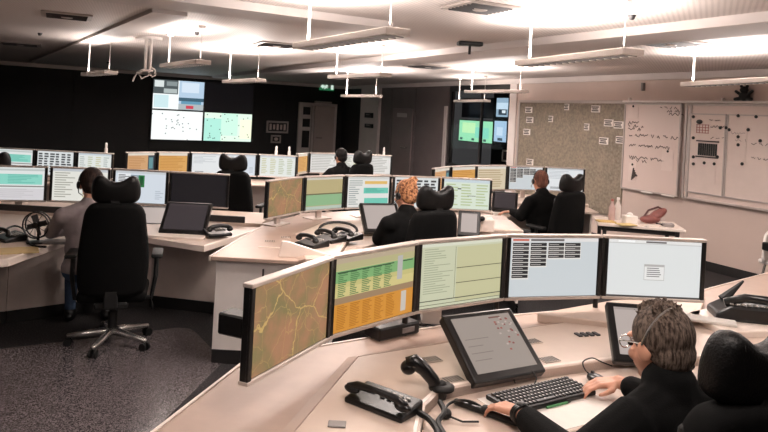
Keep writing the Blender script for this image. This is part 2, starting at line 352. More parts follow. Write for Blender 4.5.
# ------------------------------------------------------------------ screens
def sbox(b, w, h, r, y):                                                  # r = x0,y0,x1,y1 in 0..1, front at -y
    x0, y0, x1, y1 = r
    b.quad((-w/2+x0*w, y, -h/2+y0*h), (-w/2+x1*w, y, -h/2+y0*h), (-w/2+x1*w, y, -h/2+y1*h), (-w/2+x0*w, y, -h/2+y1*h))
def rows(rg, x0, x1, y0, y1, n, col, fill=.45, lo=.3):
    out = []; dy = (y1-y0)/n
    for i in range(n):
        e = x0+(x1-x0)*rg.uniform(lo, 1); out.append((x0, y1-dy*(i+fill), e, y1-dy*i, col))
    return out
def content(k, seed=1):
    g = random.Random(seed); R = []
    if k == 'table':                                                      # green / yellow / orange call list
        R = [(0, 0, 1, 1, 'C9BD8C'), (0, .93, 1, 1, 'B9A78E'), (0, .84, 1, .93, 'B7B183'), (0, .66, 1, .83, '7FAE72'), (0, .6, 1, .67, 'C5BC7C'), (0, .47, 1, .6, 'D2C586'), (0, .38, 1, .47, '9E8263'), (0, 0, 1, .38, 'D39038'), (.02, .8, .72, .815, '22402C'), (.84, .80, .98, .815, '22402C')]
        for c in range(5): R += rows(g, .03+c*.14, .14+c*.14, .47, .8, 13, '4E7A4A', .5, .5)
        for c in range(5): R += rows(g, .03+c*.15, .15+c*.15, .03, .36, 14, 'B06F22', .5, .6)
        R += [(.76, .55, .83, .9, 'B7B4B0'), (.83, .06, .9, .36, 'C9C0B4')]
    elif k == 'pale':                                                     # pale green form
        R = [(0, 0, 1, 1, 'CBCDB0'), (0, .95, 1, 1, 'DADBC8'), (.42, .05, 1, .92, 'C7C49C'), (.4, .1, .405, .93, '6B6C55'), (.42, .58, 1, .592, '5D5A44'), (.42, .34, 1, .352, '5D5A44'), (0, .1, 1, .115, '55564A'), (0, .04, 1, .05, '6A6B58')]
        R += rows(g, .03, .38, .2, .92, 20, 'A2A78E', .35, .3)
    elif k == 'cards':                                                    # light blue with dark list blocks
        R = [(0, 0, 1, 1, 'CDD3D6'), (0, .94, 1, 1, 'E6E2E0'), (.02, .95, .2, .985, 'C86A5A'), (.22, .95, .6, .985, '6B6464')]
        for c, (x, n) in enumerate(((.02, 9), (.22, 6), (.42, 4), (.61, 4))):
            R.append((x-.006, .92-n*.068-.01, x+.186, .925, 'E8E4DE'))
            for i in range(n):
                R.append((x, .92-(i+.82)*.068, x+.18, .92-i*.068, g.choice(['2B2A2C', '3A3738', '5A5654', '2B2A2C', 'E0B48E' if c == 0 and i in (1, 8) else '242324'])))
                R.append((x+.01, .92-(i+.5)*.068, x+.12, .92-(i+.38)*.068, 'C9C5C0'))
    elif k == 'dialog':
        R = [(0, 0, 1, 1, 'E2E4E3'), (0, .95, 1, 1, 'E9E7E4'), (.1, .955, .28, .99, 'FBFBFA'), (.4, .955, .62, .985, '6C6664'), (0, .935, 1, .945, 'BDB9B6'), (0, 0, 1, .025, '4E4B4A'), (.39, .3, .61, .58, 'B7B3B0'), (.395, .31, .605, .54, 'ECEAE8')]
        R += rows(g, .42, .58, .34, .52, 5, '6F6B69', .4, .5)
    elif k == 'teal':
        R = [(0, 0, 1, 1, 'E2E6E4'), (.0, .9, 1, .96, 'BFC6C4'), (0, .48, .96, .8, '8ED6C6'), (0, .4, 1, .44, '8A8784'), (.0, 0, 1, .36, 'D6D3D6')]
        R += rows(g, .3, .95, .5, .78, 6, '5FB3A4', .4, .4)+rows(g, .02, .9, .04, .34, 5, 'C3BFC2', .35, .5)
    elif k == 'teal_rows':
        R = [(0, 0, 1, 1, 'E4E3DF'), (.4, .76, .95, .86, 'E2B96A'), (.38, .45, .98, .64, '6FC7B4'), (.4, .12, .98, .3, '6FC7B4'), (0, .92, 1, 1, 'D0D0CC')]
        R += rows(g, .03, .36, .05, .88, 12, '8F9A96', .4, .4)+rows(g, .42, .95, .47, .62, 4, '45A08E', .4, .5)
    elif k == 'list':
        R = [(0, 0, 1, 1, 'E5E4DC'), (0, .92, 1, 1, 'BFC3C8')]+rows(g, .04, .5, .06, .88, 11, '9C9C90', .38, .4)+rows(g, .55, .96, .06, .88, 9, 'C9C78E', .38, .4)
    elif k == 'blocks':
        R = [(0, 0, 1, 1, 'DDE2E2')]
        for x in range(6): R += rows(g, .03+x*.16, .16+x*.16, .08, .92, 8, '3B3B3E', .62, .6)
    elif k == 'photo':
        R = [(0, 0, 1, 1, 'D5DDE6'), (0, .93, 1, 1, 'C8CCD0'), (.04, .55, .3, .92, 'E9ECEE'), (.3, .5, .46, .88, '8B9AA6'), (.46, .5, .58, .88, '2F7B46'), (.49, .56, .55, .84, '1D4F2E')]+rows(g, .8, .97, .1, .4, 5, 'AEB8C4', .4, .5)+rows(g, .06, .28, .6, .88, 6, '4A4A4C', .5, .5)
    elif k == 'off': R = [(0, 0, 1, 1, '141318')]
    elif k == 'orange': R = [(0, 0, 1, 1, 'D8A258'), (0, .88, 1, 1, 'DCD4C8'), (0, 0, 1, .08, 'C8B69E')]+rows(g, .04, .95, .12, .84, 10, 'C18438', .4, .6)
    elif k == 'orange_dark': R = [(0, 0, 1, 1, 'CFA070'), (0, .9, 1, 1, 'DCD4C8'), (.76, .0, 1, .9, '33424C'), (.8, .3, .95, .8, '5B8F96')]+rows(g, .04, .7, .1, .84, 10, 'B98350', .4, .6)
    elif k == 'grid':
        R = [(0, 0, 1, 1, 'E4E8E4'), (0, .92, 1, 1, 'C9D2D8')]
        for x in range(4): R += rows(g, .05+x*.24, .22+x*.24, .08, .86, 9, g.choice(['B9C0A0', 'A9B4B0', 'C7C498']), .45, .6)
    elif k == 'palegreen':
        R = [(0, 0, 1, 1, 'D9E4D4'), (0, .9, 1, 1, 'C9D6DC')]
        for x in range(3): R += rows(g, .05+x*.33, .32+x*.33, .06, .84, 8, 'B4C294', .42, .6)
        R += [(.3, .66, .38, .7, '4A4C48'), (.52, .44, .7, .46, '4A4C48')]
    elif k == 'half': R = [(0, 0, 1, 1, 'B9AB7E'), (0, .12, 1, .46, '8DB588'), (0, .0, 1, .1, 'B7C4B8'), (0, .46, 1, .5, '6B6648'), (0, .93, 1, 1, 'CFC9BC')]
    elif k == 'tan': R = [(0, 0, 1, 1, 'D8C9AE'), (0, .9, 1, 1, 'E2DDD4')]+rows(g, .03, .97, .06, .86, 8, 'B9A482', .45, .8)
    elif k == 'white': R = [(0, 0, 1, 1, 'E3E6E8'), (0, .93, 1, 1, 'C9CCD0')]+rows(g, .05, .8, .5, .88, 6, 'B5BAC0', .35, .4)+rows(g, .1, .4, .06, .16, 2, '55565A', .5, .7)
    elif k == 'whitelist': R = [(0, 0, 1, 1, 'E6E4E0'), (0, .9, 1, 1, 'C5C3BF')]+rows(g, .04, .95, .06, .86, 9, 'AFACA6', .4, .6)
    elif k == 'touch': R = [(0, 0, 1, 1, 'A89B92'), (.62, .93, .82, .96, '7A5048')]+[(x, y, x+.035, y+.03, g.choice(['A8574C', '8F4A44', 'C9B8AE'])) for x in [g.uniform(.66, .95) for _ in range(26)] for y in [g.uniform(.3, .92)]]+rows(g, .06, .5, .1, .6, 4, '8E8179', .12, .3)
    elif k == 'touchlight': R = [(0, 0, 1, 1, 'C6B8B2'), (.0, .95, 1, 1, 'B3A59F')]
    elif k == 'touchdark': R = [(0, 0, 1, 1, '3B3438'), (0, .93, 1, 1, '4A4246')]
    elif k == 'paper_map': R = [(0, 0, 1, 1, 'E9EEEC')]+[(x, y, x+.02, y+.035, '3E4A55') for x, y in [(g.gauss(.45, .16), g.gauss(.5, .2)) for _ in range(26)]]
    elif k == 'green_map': R = [(0, 0, 1, 1, 'D9EEDC'), (0, 0, .35, .8, 'A8DFD0'), (.35, .2, .7, 1, 'C4EBD8'), (.75, .1, 1, .8, 'EEF2D4')]+[(x, y, x+.02, y+.035, '35504A') for x, y in [(g.uniform(.04, .95), g.uniform(.05, .95)) for _ in range(32)]]
    elif k == 'camera_feeds': R = [(0, 0, 1, 1, 'E6ECEC'), (0, .52, .48, 1, '4A5254'), (.02, .75, .2, .97, 'CBD3D2'), (.2, .55, .46, .7, 'A5AFAE'), (.25, .8, .46, .95, '7F898A'), (.02, .05, .3, .48, 'BFD8DC'), (.5, 0, 1, 1, 'A9C0D4'), (.5, .3, 1, .42, '3C5A6A'), (.55, .2, .95, .3, '5F8FA8'), (.5, .0, 1, .2, 'A3ADB0'), (.65, .04, .8, .15, 'C04050'), (.55, .6, .9, .95, 'C7D5E2')]
    elif k == 'green_alcove': R = [(0, 0, 1, 1, '8FD3A6'), (.1, .4, .5, .9, 'B5E0A8'), (.5, .2, .9, .7, '7CC9B0')]+[(x, .05, x+.08, .16, '2B4A4A') for x in (.04, .4, .75)]+[(g.random()*.9, g.random()*.9, 0, 0, '2B4A4A') for _ in range(0)]
    elif k == 'blue_alcove': R = [(0, 0, 1, 1, '9DB8D0'), (.2, .3, .7, .7, 'B9CCDC'), (.3, .05, .7, .18, '30444E')]
    elif k == 'picture_alcove': R = [(0, 0, 1, 1, '8CA3B4'), (.0, .4, 1, .75, 'B8CBD8'), (.2, .1, .9, .4, '2E3A44'), (.5, .2, .8, .35, 'D5DEE2')]
    return R
def screen(name, w, h, kind, parent, y, seed=1, z=0, s=.78, M=None, x=0):
    b = MB(); mats = []
    if kind in ('map_brown', 'map_far'):
        mats = [map_screen(kind, '7F7148', 'A67656', 'CDAA66', 8, .8)]
        sbox(b, w, h, (0, 0, 1, 1), y)
    else:
        idx = {}
        for i, r in enumerate(content(kind, seed)):
            c = r[4]
            if c not in idx: idx[c] = len(mats); mats.append(emit(c, s))
            b.mi = idx[c]; sbox(b, w, h, tuple(min(1, max(0, v)) for v in r[:4]), y-.0003*min(i, 3)-.00002*i)
    o = b.build(name, mats, parent); o.location = (x, 0, z); return o
MONW, MONH = .57, .345
def monitor(pl, pr, py, Yl, Yr, zb, deck, kind, label, group, seed=1, W=None, rail=False):
    A = at(pl, py, Yl); B = at(pr, py, Yr); mid = (A+B)/2; d = Vector((B.x-A.x, B.y-A.y)); w = W or d.length-.006
    r = thing('monitor', label, 'monitor', (mid.x, mid.y, deck), math.atan2(d.y, d.x), group); h = MONH; zc = zb-deck+h/2
    MB().box((0, .0205, zc), (w, .03, h-.004), .004).build('casing', BLACK, r)
    for sx in (-1, 1): MB().box((sx*(w/2-.011), .004, zc), (.022, .012, h-.004), .002).build('bezel', SATIN, r)
    screen('screen', w-.05, h-.034, kind, r, -.001+.006, seed, zc)
    MB().box((0, .018, zc+h/2-.007), (w+.002, .044, .016), .003).build('rim', SILVER, r); MB().box((0, .018, zc-h/2+.007), (w+.002, .044, .016), .003).build('rim', SILVER, r)
    if rail:
        MB().box((0, .055, zc), (.1, .042, .1), .004).build('mount_arm', BLACK, r); return r
    s = MB().box((0, .085, (zc-.02)/2+.01), (.07, .03, zc+.02), .005).box((0, .065, zc), (.09, .05, .09), .004).build('stand', SILVER, r)
    MB().box((0, .1, .006), (.24, .17, .012), .004).build('stand_foot', SILVER, r)
    return r
print('helpers ok')

# ------------------------------------------------------------------ consoles
def seg_panel(b, p, q, z0, z1, t=.025):
    p = Vector(p[:2]); q = Vector(q[:2]); d = (q-p); L = d.length
    b.box(((p.x+q.x)/2, (p.y+q.y)/2, (z0+z1)/2), (L, t, z1-z0), .003, rot=Matrix.Rotation(math.atan2(d.y, d.x), 3, 'Z'))
def offset_poly(pts, k):                                                  # ribbon to one side of an open line
    out = []
    for i, p in enumerate(pts):
        p = Vector(p); a = Vector(pts[max(i-1, 0)]); c = Vector(pts[min(i+1, len(pts)-1)]); t = (c-a).normalized(); out.append(p+Vector((-t.y, t.x))*k)
    return out
def vents(root, spots, z, rz, n=6):
    for (x, y) in spots:
        b = MB().box((0, 0, .002), (.085, .062, .004), .001)
        v = b.build('vent_grille', mat('vent_grey', 'B3A498', .5), root, loc=(x, y, z)); v.rotation_euler = (0, 0, rz)
        b = MB()
        for i in range(n): b.box((-.034+i*.0136, 0, .0045), (.006, .05, .002))
        b.build('slot', DGREY, v)
def console(label, outer, inner_out, inner_front, work, zt, group, panels, pan_mat=PANEL, org=(0, 0)):
    """outer: back/outside line of the deck; inner_out: back line of the raised panel; inner_front: its front line; work: front line of the worktop"""
    r = thing('console_desk', label, 'desk', (org[0], org[1], 0), 0, group)
    T = lambda L: [(p[0]-org[0], p[1]-org[1]) for p in L]
    outer, inner_out, inner_front, work = T(outer), T(inner_out), T(inner_front), T(work)
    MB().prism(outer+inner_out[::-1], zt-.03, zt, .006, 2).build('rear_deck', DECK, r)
    MB().ribbon(outer, offset_poly(outer, .012), zt-.032, zt+.003).build('edge_band', EDGE, r)
    MB().prism(inner_out+inner_front[::-1], zt-.03, zt+.018, .007, 2).build('raised_panel', BEIGE, r)
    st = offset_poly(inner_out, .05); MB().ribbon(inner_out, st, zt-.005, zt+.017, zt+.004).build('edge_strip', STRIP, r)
    if work:
        MB().prism(inner_front+work[::-1], zt-.055, zt-.02, .009, 2).build('worktop', BEIGE, r)
        lip = offset_poly(inner_front, .022); MB().ribbon(inner_front, lip, zt-.02, zt+.014, zt+.022).build('front_lip', EDGE, r)
    for a, b2, z0, z1 in panels:
        b = MB(); p = (a[0]-org[0], a[1]-org[1]); q = (b2[0]-org[0], b2[1]-org[1]); seg_panel(b, p, q, z0, z1); o = b.build('side_panel', pan_mat, r)
        b = MB(); seg_panel(b, p, q, 0, .1, .035); b.build('plinth', PLINTH, r)
    return r
sh = lambda L, a, b: [(x+a, y+b) for x, y in L]
OUT = [(-.86, 1.45), (-.684, 2.194), (-.534, 2.837), (-.24, 3.5), (.36, 3.95), (1.1, 4.12), (1.75, 4.2), (2.213, 4.563), (3.016, 5.235), (3.9, 4.5)]
OUA = OUT[:2]+[(-.52, 2.86), (-.2, 3.10), (.22, 3.38), (.75, 3.72), (1.15, 3.9)]+OUT[6:]
INN = [(-.36, 1.45), (-.236, 2.223), (-.057, 2.926), (.315, 3.149), (.744, 3.44), (1.076, 3.63), (1.36, 3.72), (1.9, 3.74), (2.9, 3.3)]
FRT = [(.13, 1.45), (.175, 2.269), (.204, 2.467), (.27, 2.609), (.743, 2.9), (1.234, 3.128), (1.7, 3.16), (2.1, 3.05), (2.6, 2.75)]
WRK = [(.3, 1.45), (.4, 1.95), (.52, 2.17), (.72, 2.4), (.96, 2.55), (1.3, 2.68), (1.7, 2.72), (2.0, 2.62), (2.4, 2.4)]
ZA = .77
ca = console('big beige console desk of the front workstation with grey haired man', OUA, INN, FRT, WRK, ZA, 'curved console desks',
             [((-.62, 2.3), (-.45, 2.83), 0, ZA-.03), ((-.45, 2.83), (-.18, 3.05), 0, ZA-.03), ((-.18, 3.05), (.75, 3.66), 0, ZA-.03), ((.75, 3.66), (1.75, 4.12), 0, ZA-.03), ((1.75, 4.12), (2.95, 5.1), 0, ZA-.03), ((2.1, 2.9), (2.9, 4.9), 0, ZA-.05), ((-.78, 1.5), (-.62, 2.3), 0, ZA-.03), ((-.78, 1.5), (.1, 1.5), 0, ZA-.03)], org=(.6, 3))
def pix(px, py, z): p = on(px, py, z); return (p.x, p.y)
sp = [pix(x, y, ZA+.018) for x, y in ((431, 360), (453, 380), (549, 360), (532, 342))]
vents(ca, [(x-.6, y-3) for x, y in sp], ZA+.018, .5)
sp = [pix(587, 335, ZA+.018)]
b = MB()
for i in range(4): b.box((-.05+i*.034, 0, .004), (.022, .05, .008), .002)
v = b.build('socket', DGREY, ca, loc=(sp[0][0]-.6, sp[0][1]-3, ZA+.018)); v.rotation_euler = (0, 0, .3)
p = pix(337, 425, ZA+.018); MB().box((0, 0, .003), (.06, .045, .006), .002).build('cover_plate', GREYP, ca, loc=(p[0]-.6, p[1]-3, ZA+.018))
# raised rear shelf under the two bright screens, and the side console panel
a = [pix(x, y, ZA+.05) for x, y in ((537, 313), (612, 322), (700, 318), (705, 296), (612, 300))]
o = MB().prism([(x-.6, y-3) for x, y in a], ZA, ZA+.05, .008, 2).build('rear_shelf', BEIGE, ca)
a = [pix(x, y, ZA+.05) for x, y in ((688, 312), (726, 332), (800, 330), (800, 306), (728, 303))]
o = MB().prism([(x-.6, y-3) for x, y in a], ZA-.02, ZA+.05, .008, 2).build('side_console', EDGE, ca)

CS = (-.52, 3.52)
OC = [(-1.17, 4.80), (-1.10, 5.6), (-1.02, 6.3)]+sh(OUT[3:6], *CS)+[(1.1, 7.68), (1.42, 7.6)]
IC = [(-.50, 4.8)]+sh(INN[1:7], -.46, 3.52)+[(1.4, 7.2)]
FC = sh(FRT[:6], -.42, 3.4)+[(1.4, 6.55)]
WC = sh(WRK[:1], -.42, 3.4)+sh(WRK[1:6], -.52, 3.56)+[(1.4, 6.28)]
cc = console('beige console desk in the middle, workstation of the woman with the bun', OC, IC, FC, WC, ZA, 'curved console desks',
             [((-1.14, 4.86), (-.5, 4.86), 0, ZA-.03), ((-1.12, 4.9), (-1.0, 6.2), 0, ZA-.03), ((-1.0, 6.2), (-.72, 6.95), 0, ZA-.03), ((-.72, 6.95), (-.15, 7.38), 0, ZA-.03), ((-.15, 7.38), (1.2, 7.6), 0, ZA-.03), ((1.36, 6.5), (1.36, 7.5), 0, ZA-.05), ((-.32, 4.9), (-.3, 5.9), 0, ZA-.06)], WHITE, org=(.1, 6.6))
b = MB(); b.box((-.9, 4.84-6.6+.0, .36), (.012, .012, .66)); b.build('seam', DGREY, cc, loc=(0, 0, 0))
# wedge shaped side of the tilted console with telephones
A = pix(278, 257, ZA); B = pix(336, 259, ZA)
wd = MB(); L = math.hypot(B[0]-A[0], B[1]-A[1])
Mw = Matrix.Translation((A[0]-.1, A[1]-6.6, ZA)) @ Matrix.Rotation(math.atan2(B[1]-A[1], B[0]-A[0]), 4, 'Z') @ Matrix.Rotation(PI/2, 4, 'X')
wd.prism([(0, 0), (L, 0), (L, .012), (.06, .115), (.02, .115)], -.03, 0, .004, 1, Mw).build('console_cheek', EDGE, cc)
vents(cc, [(-.96, -1.15), (-.86, -.95)], ZA, .2)
MB().box((-.86, -1.4, ZA+.003), (.3, .012, .006)).build('trim_line', EDGE, cc)

DS = (1.07, 5.85)
cd_ = console('beige console desk near the map board, workstation of the man in the black suit', sh(OUT[1:7], *DS), [(.92, 7.98), (1.02, 8.77)]+sh(INN[3:7], *DS), [(1.3, 7.72), (1.36, 8.4)]+sh(FRT[4:7], *DS), [(1.45, 7.68), (1.62, 8.1)]+sh(WRK[4:7], *DS), ZA, 'curved console desks',
              [((.45, 8.2), (.62, 8.7), 0, ZA-.03), ((.62, 8.7), (.9, 9.3), 0, ZA-.03), ((.9, 9.3), (1.5, 9.75), 0, ZA-.03), ((1.5, 9.75), (2.8, 9.97), 0, ZA-.03), ((2.7, 8.65), (2.78, 9.9), 0, ZA-.05)], org=(1.7, 8.8))
# wide console on the dim side of the room
ZB = .70
wb = thing('console_desk', 'beige console desk of the man in grey, with low side panels and dark floor around', 'desk', (-2.4, 6, 0), 0, 'curved console desks')
T = lambda L: [(x+2.4, y-6) for x, y in L]
fr = [(-4.3, 4.62), (-2.64, 4.62), (-2.55, 4.70), (-2.52, 5.18), (-2.47, 5.72), (-1.95, 5.74), (-1.40, 5.50), (-1.22, 6.1), (-1.12, 6.5)]
MB().prism(T(fr)+T([(-4.6, 6.5)]), ZB-.045, ZB, .012, 2).build('worktop', BEIGE, wb)
lip = offset_poly([Vector(p) for p in T(fr)], -.014); MB().ribbon(T(fr), lip, ZB-.05, ZB+.003, ZB-.004).build('front_lip', EDGE, wb)
MB().prism(T([(-4.6, 6.5), (-1.12, 6.5), (-1.1, 7.2), (-4.6, 7.2)]), ZB-.02, ZB+.03, .006, 2).build('rear_deck', BEIGE, wb)
MB().box((-.425, .502, ZB+.06), (3.1, .02, .06), .004).build('cable_trough', DGREY, wb)
for a, c in (((-3.6, 5.1), (-2.95, 5.46)), ((-2.95, 5.46), (-2.5, 5.85)), ((-2.5, 5.85), (-2.02, 6.13)), ((-2.02, 6.13), (-1.36, 6.0)), ((-1.36, 6.0), (-1.2, 7.1)), ((-4.3, 5.0), (-3.6, 5.1)), ((-4.5, 7.1), (-1.2, 7.1))):
    b = MB(); p, q = T([a, c]); seg_panel(b, p, q, .1, ZB-.045); b.build('side_panel', PANEL, wb)
    b = MB(); seg_panel(b, p, q, 0, .1, .04); b.build('plinth', PLINTH, wb)
MB().prism(T([pix(138, 237, ZB), pix(203, 241, ZB), pix(235, 214, ZB), pix(150, 214, ZB)]), ZB-.005, ZB+.02, .005, 2).build('raised_panel', EDGE, wb)
vents(wb, T([pix(53, 227, ZB), pix(55, 236, ZB)]), ZB, .1)
# far consoles: one behind the man in grey, one by the door
def plain_console(label, L, depth, zt):
    L = [Vector(p) for p in L]; c = sum(L, Vector((0, 0)))/len(L); r = thing('console_desk', label, 'desk', (c.x, c.y, 0), 0, 'curved console desks')
    L = [p-c for p in L]; f = offset_poly(L, -depth*.55); k = offset_poly(L, depth*.45)
    MB().prism([tuple(p) for p in f]+[tuple(p) for p in k[::-1]], zt-.03, zt, .006).build('worktop', BEIGE, r)
    k2 = offset_poly(L, depth*.36)
    for a, b2 in zip(k2, k2[1:]):
        b = MB(); seg_panel(b, a, b2, 0, zt-.03); b.build('side_panel', PANEL, r)
    for i in (0, -1):
        b = MB(); seg_panel(b, f[i]*.92+k[i]*.08, k[i]*.92+f[i]*.08, 0, zt-.03); b.build('side_panel', PANEL, r)
    return r
plain_console('beige console desk farthest along the black wall, behind the man in grey', [(-5.6, 9.2), (-3.65, 9.2)], .7, .72)
plain_console('beige console desk between black wall and empty chair, with orange screens', [(-3.6, 9.62), (-2.9, 10.05), (-1.25, 10.48)], .7, .72)
plain_console('far beige console desk in front of the grey door', [(-1.33, 11.05), (-.9, 11.5), (.25, 11.8)], .7, .72)
print('desks ok')

# ------------------------------------------------------------------ monitors
GA = 'five screens of the front console'
Zb = .89
m1 = monitor(250, 331, 318, 2.29, 2.81, Zb, ZA, 'map_brown', 'monitor with brown street map, largest and nearest, on the front console', GA, rail=True)
MB().box((-.24, .085, Zb-ZA+.19), (.08, .11, .075), .006).build('mount_box', BLACK, m1)
monitor(331, 417, 290, 2.81, 3.24, Zb, ZA, 'table', 'monitor with green, yellow and orange call table on the front console', GA, 2, rail=True)
monitor(417, 505, 275, 3.24, 3.57, Zb, ZA, 'pale', 'monitor with pale green form beside the orange call table', GA, 3, rail=True)
monitor(505.5, 602, 268, 3.57, 3.72, Zb, ZA, 'cards', 'light blue monitor with dark card lists in its corner, front console', GA, 4, rail=True)
monitor(603, 706, 268, 3.72, 3.74, Zb, ZA, 'dialog', 'white monitor with one small dialog box above the grey haired man', GA, 5, rail=True)
QA = [at(px, 300, Y) for px, Y in ((244, 2.29), (331, 2.81), (417, 3.24), (505, 3.57), (602, 3.72), (706, 3.74))]
QA[0] = QA[0]*.55+QA[1]*.45
r = thing('monitor_rail', 'dark mounting rail behind the five screens of the front console', 'rail', (QA[2].x, QA[2].y, ZA))
k = offset_poly([Vector((q.x, q.y)) for q in QA], .075); off = Vector((QA[2].x, QA[2].y)); kz = Zb-ZA+MONH/2
MB().tube([(p.x-off.x, p.y-off.y, kz) for p in k], .02, 10).build('bar', BLACK, r)
for p in (k[2], k[3], k[4]): q = p-off; MB().cyl((q.x, q.y, 0), (q.x, q.y, kz), .014, 10).build('post', BLACK, r)
GB = 'screens of the console of the man in grey'
Zb = .815
monitor(-12, 47, 188, 6.45, 6.6, Zb, ZB+.03, 'teal', 'monitor with wide teal band at the end of the dim console', GB, 6)
monitor(49, 110, 188, 6.62, 6.72, Zb, ZB+.03, 'list', 'monitor with yellowish list directly behind the head of the man in grey', GB, 7)
monitor(112, 168, 188, 6.74, 6.76, Zb, ZB+.03, 'photo', 'light blue monitor with green picture beside the headrest of the man in grey', GB, 8)
monitor(168.5, 229, 187, 6.76, 6.76, Zb, ZB+.03, 'off', 'switched off black monitor at the end of the console of the man in grey', GB, 9)
GE = 'screens of the far consoles'
Zb = .79
monitor(-6, 34, 163, 9.0, 9.0, Zb, .72, 'teal', 'far monitor with white page behind the dark headrest in the corner', GE, 10)
monitor(35, 75, 163, 9.0, 9.0, Zb, .72, 'blocks', 'far monitor with grid of dark blocks above the man in grey', GE, 11)
monitor(76, 113, 163, 9.0, 9.0, Zb, .72, 'grid', 'far monitor with pale table, end of the row by the black wall', GE, 12)
monitor(126, 156, 163, 9.35, 9.7, Zb, .72, 'orange_dark', 'far monitor with orange list and dark side column', GE, 13)
monitor(157, 189, 163, 9.75, 10.0, Zb, .72, 'orange', 'far monitor all orange, in front of the video wall', GE, 14)
monitor(190, 224, 165, 10.02, 10.2, Zb, .72, 'white', 'far light grey monitor partly behind the empty chair', GE, 15)
monitor(225, 257, 165, 10.22, 10.35, Zb, .72, 'photo', 'far light blue monitor beside the headrest of the empty chair', GE, 16)
monitor(258, 297, 165, 10.38, 10.4, Zb, .72, 'grid', 'far monitor with green grey table before the wall notices', GE, 17)
monitor(297.5, 308, 165, 11.0, 11.4, Zb, .72, 'orange', 'narrow looking orange monitor turned away, below the grey door', GE, 18)
monitor(309, 338, 163, 11.42, 11.6, Zb, .72, 'whitelist', 'far monitor with grey list beside the dark silhouetted person', GE, 19)
monitor(339, 365, 163, 11.62, 11.75, Zb, .72, 'list', 'far monitor mostly hidden behind the silhouetted person', GE, 20)
monitor(366, 392, 163, 11.77, 11.8, Zb, .72, 'whitelist', 'far white monitor at the end of the row, beside the pilaster', GE, 21)
GC = 'five screens of the middle console'
Zb = .86
monitor(267, 303, 204, 5.95, 6.5, Zb, ZA, 'map_far', 'monitor with small brown map on the middle console', GC)
monitor(304, 344, 201, 6.5, 6.86, Zb, ZA, 'half', 'monitor split tan above green on the middle console', GC, 22)
monitor(345, 391, 199, 6.86, 7.1, Zb, ZA, 'teal_rows', 'monitor with teal and amber rows beside the head of the woman', GC, 23)
monitor(392, 440, 197, 7.1, 7.22, Zb, ZA, 'blocks', 'monitor with dark lists half hidden by the woman and her headrest', GC, 24)
monitor(441, 492, 196, 7.22, 7.24, Zb, ZA, 'palegreen', 'monitor with pale green page beside the headrest of the woman', GC, 25)
GD = 'screens of the console by the map board'
Zb = .88
monitor(434, 450, 180, 8.12, 8.64, Zb, ZA, 'orange_dark', 'far orange monitor nearly edge on, behind the middle console', GD, 26)
monitor(451, 476, 181, 8.64, 9.07, Zb, ZA, 'orange', 'orange monitor below the alcove screens', GD, 27)
monitor(476, 507, 181, 9.07, 9.4, Zb, ZA, 'tan', 'monitor with tan striped list beside the man in the black suit', GD, 28)
monitor(507.5, 544, 181, 9.4, 9.55, Zb, ZA, 'cards', 'monitor with dark card lists behind the head of the suited man', GD, 29)
monitor(545, 585, 181, 9.55, 9.57, Zb, ZA, 'white', 'white monitor between the suited man and his headrest', GD, 30)
# little status lamps standing on the far row
def beacon(px, py, Y, label):
    p = at(px, py, Y); z = Zf; tag(MB().lathe([(.022, 0), (.022, .06), (.016, .065), (.016, .12), (.008, .135)], n=10).build('status_beacon', WHITE, loc=(p.x, p.y+.03, z), smooth=True), label, 'beacon')
Zf = .79+MONH
beacon(105, 152, 9.0, 'little white status beacon on the monitor with pale table')
beacon(276, 152, 10.4, 'little white status beacon on the far monitor with green grey table')
beacon(384, 152, 11.8, 'little white status beacon on the last far white monitor')
beacon(289, 152, 10.42, 'little white status beacon near the grey door frame')
# touch screens
def touch(px, py, z0, rz, el, wd, ln, kind, label, seed=1, fr=SATIN, Y=None):
    p = on(px, py, z0) if Y is None else at(px, py, Y); p.z = z0
    d = Vector((math.cos(rz), math.sin(rz), 0)); mid = p+d*wd/2
    r = thing('touch_screen', label, 'touch screen', mid, rz, 'tilted touch screens')
    M = Matrix.Rotation(el-PI/2, 4, 'X')                                   # panel leans back; local z runs up the slope
    piv = Matrix.Translation((0, 0, .008)) @ Matrix.Rotation(-(PI/2-el), 4, 'X')
    b = MB().box((0, .02, ln/2), (wd, .045, ln), .008, seg=2); bmesh.ops.transform(b.bm, matrix=piv, verts=b.bm.verts); b.build('casing', fr, r)
    s = screen('screen', wd-.06, ln-.06, kind, r, -.0035, seed, 0, .66); s.matrix_basis = piv @ Matrix.Translation((0, 0, ln/2+.004))
    b = MB(); yb = math.cos(el)*ln*.6; zt_ = math.sin(el)*ln*.6
    b.cap((0, yb+.012, .012), .014, (0, yb+.01, max(.03, zt_-.02)), .014, 8).box((0, yb*.8, .006), (wd*.5, yb*.8, .012), .003); b.build('foot', fr, r)
    return r
touch(475, 386, ZA+.018, math.radians(29), math.radians(38), .37, .32, 'touch', 'black framed touch screen with red marks between telephone and keyboard')
touch(614, 363, ZA+.018, math.radians(-5), math.radians(47), .35, .29, 'touchlight', 'touch screen mostly hidden behind the head of the grey haired man')
touch(158, 233, ZB+.02, math.radians(2), math.radians(45), .40, .33, 'touchdark', 'dark tilted touch screen on the console of the man in grey')
touch(365, 233, ZA+.018, math.radians(18), math.radians(45), .36, .32, 'touchlight', 'light touch screen in front of the woman with the bun')
touch(457, 236, ZA+.018, math.radians(-8), math.radians(60), .2, .24, 'touchlight', 'narrow grey screen beside the headrest of the woman', fr=BLACK)
touch(491, 210, ZA+.018, math.radians(-12), math.radians(42), .30, .29, 'touchdark', 'dark tilted touch screen before the hand of the suited man')
touch(132, 226, ZB, math.radians(10), math.radians(28), .36, .3, 'touchlight', 'flat lying pale touch screen beside the tall chair of the man in grey')
print('screens ok')

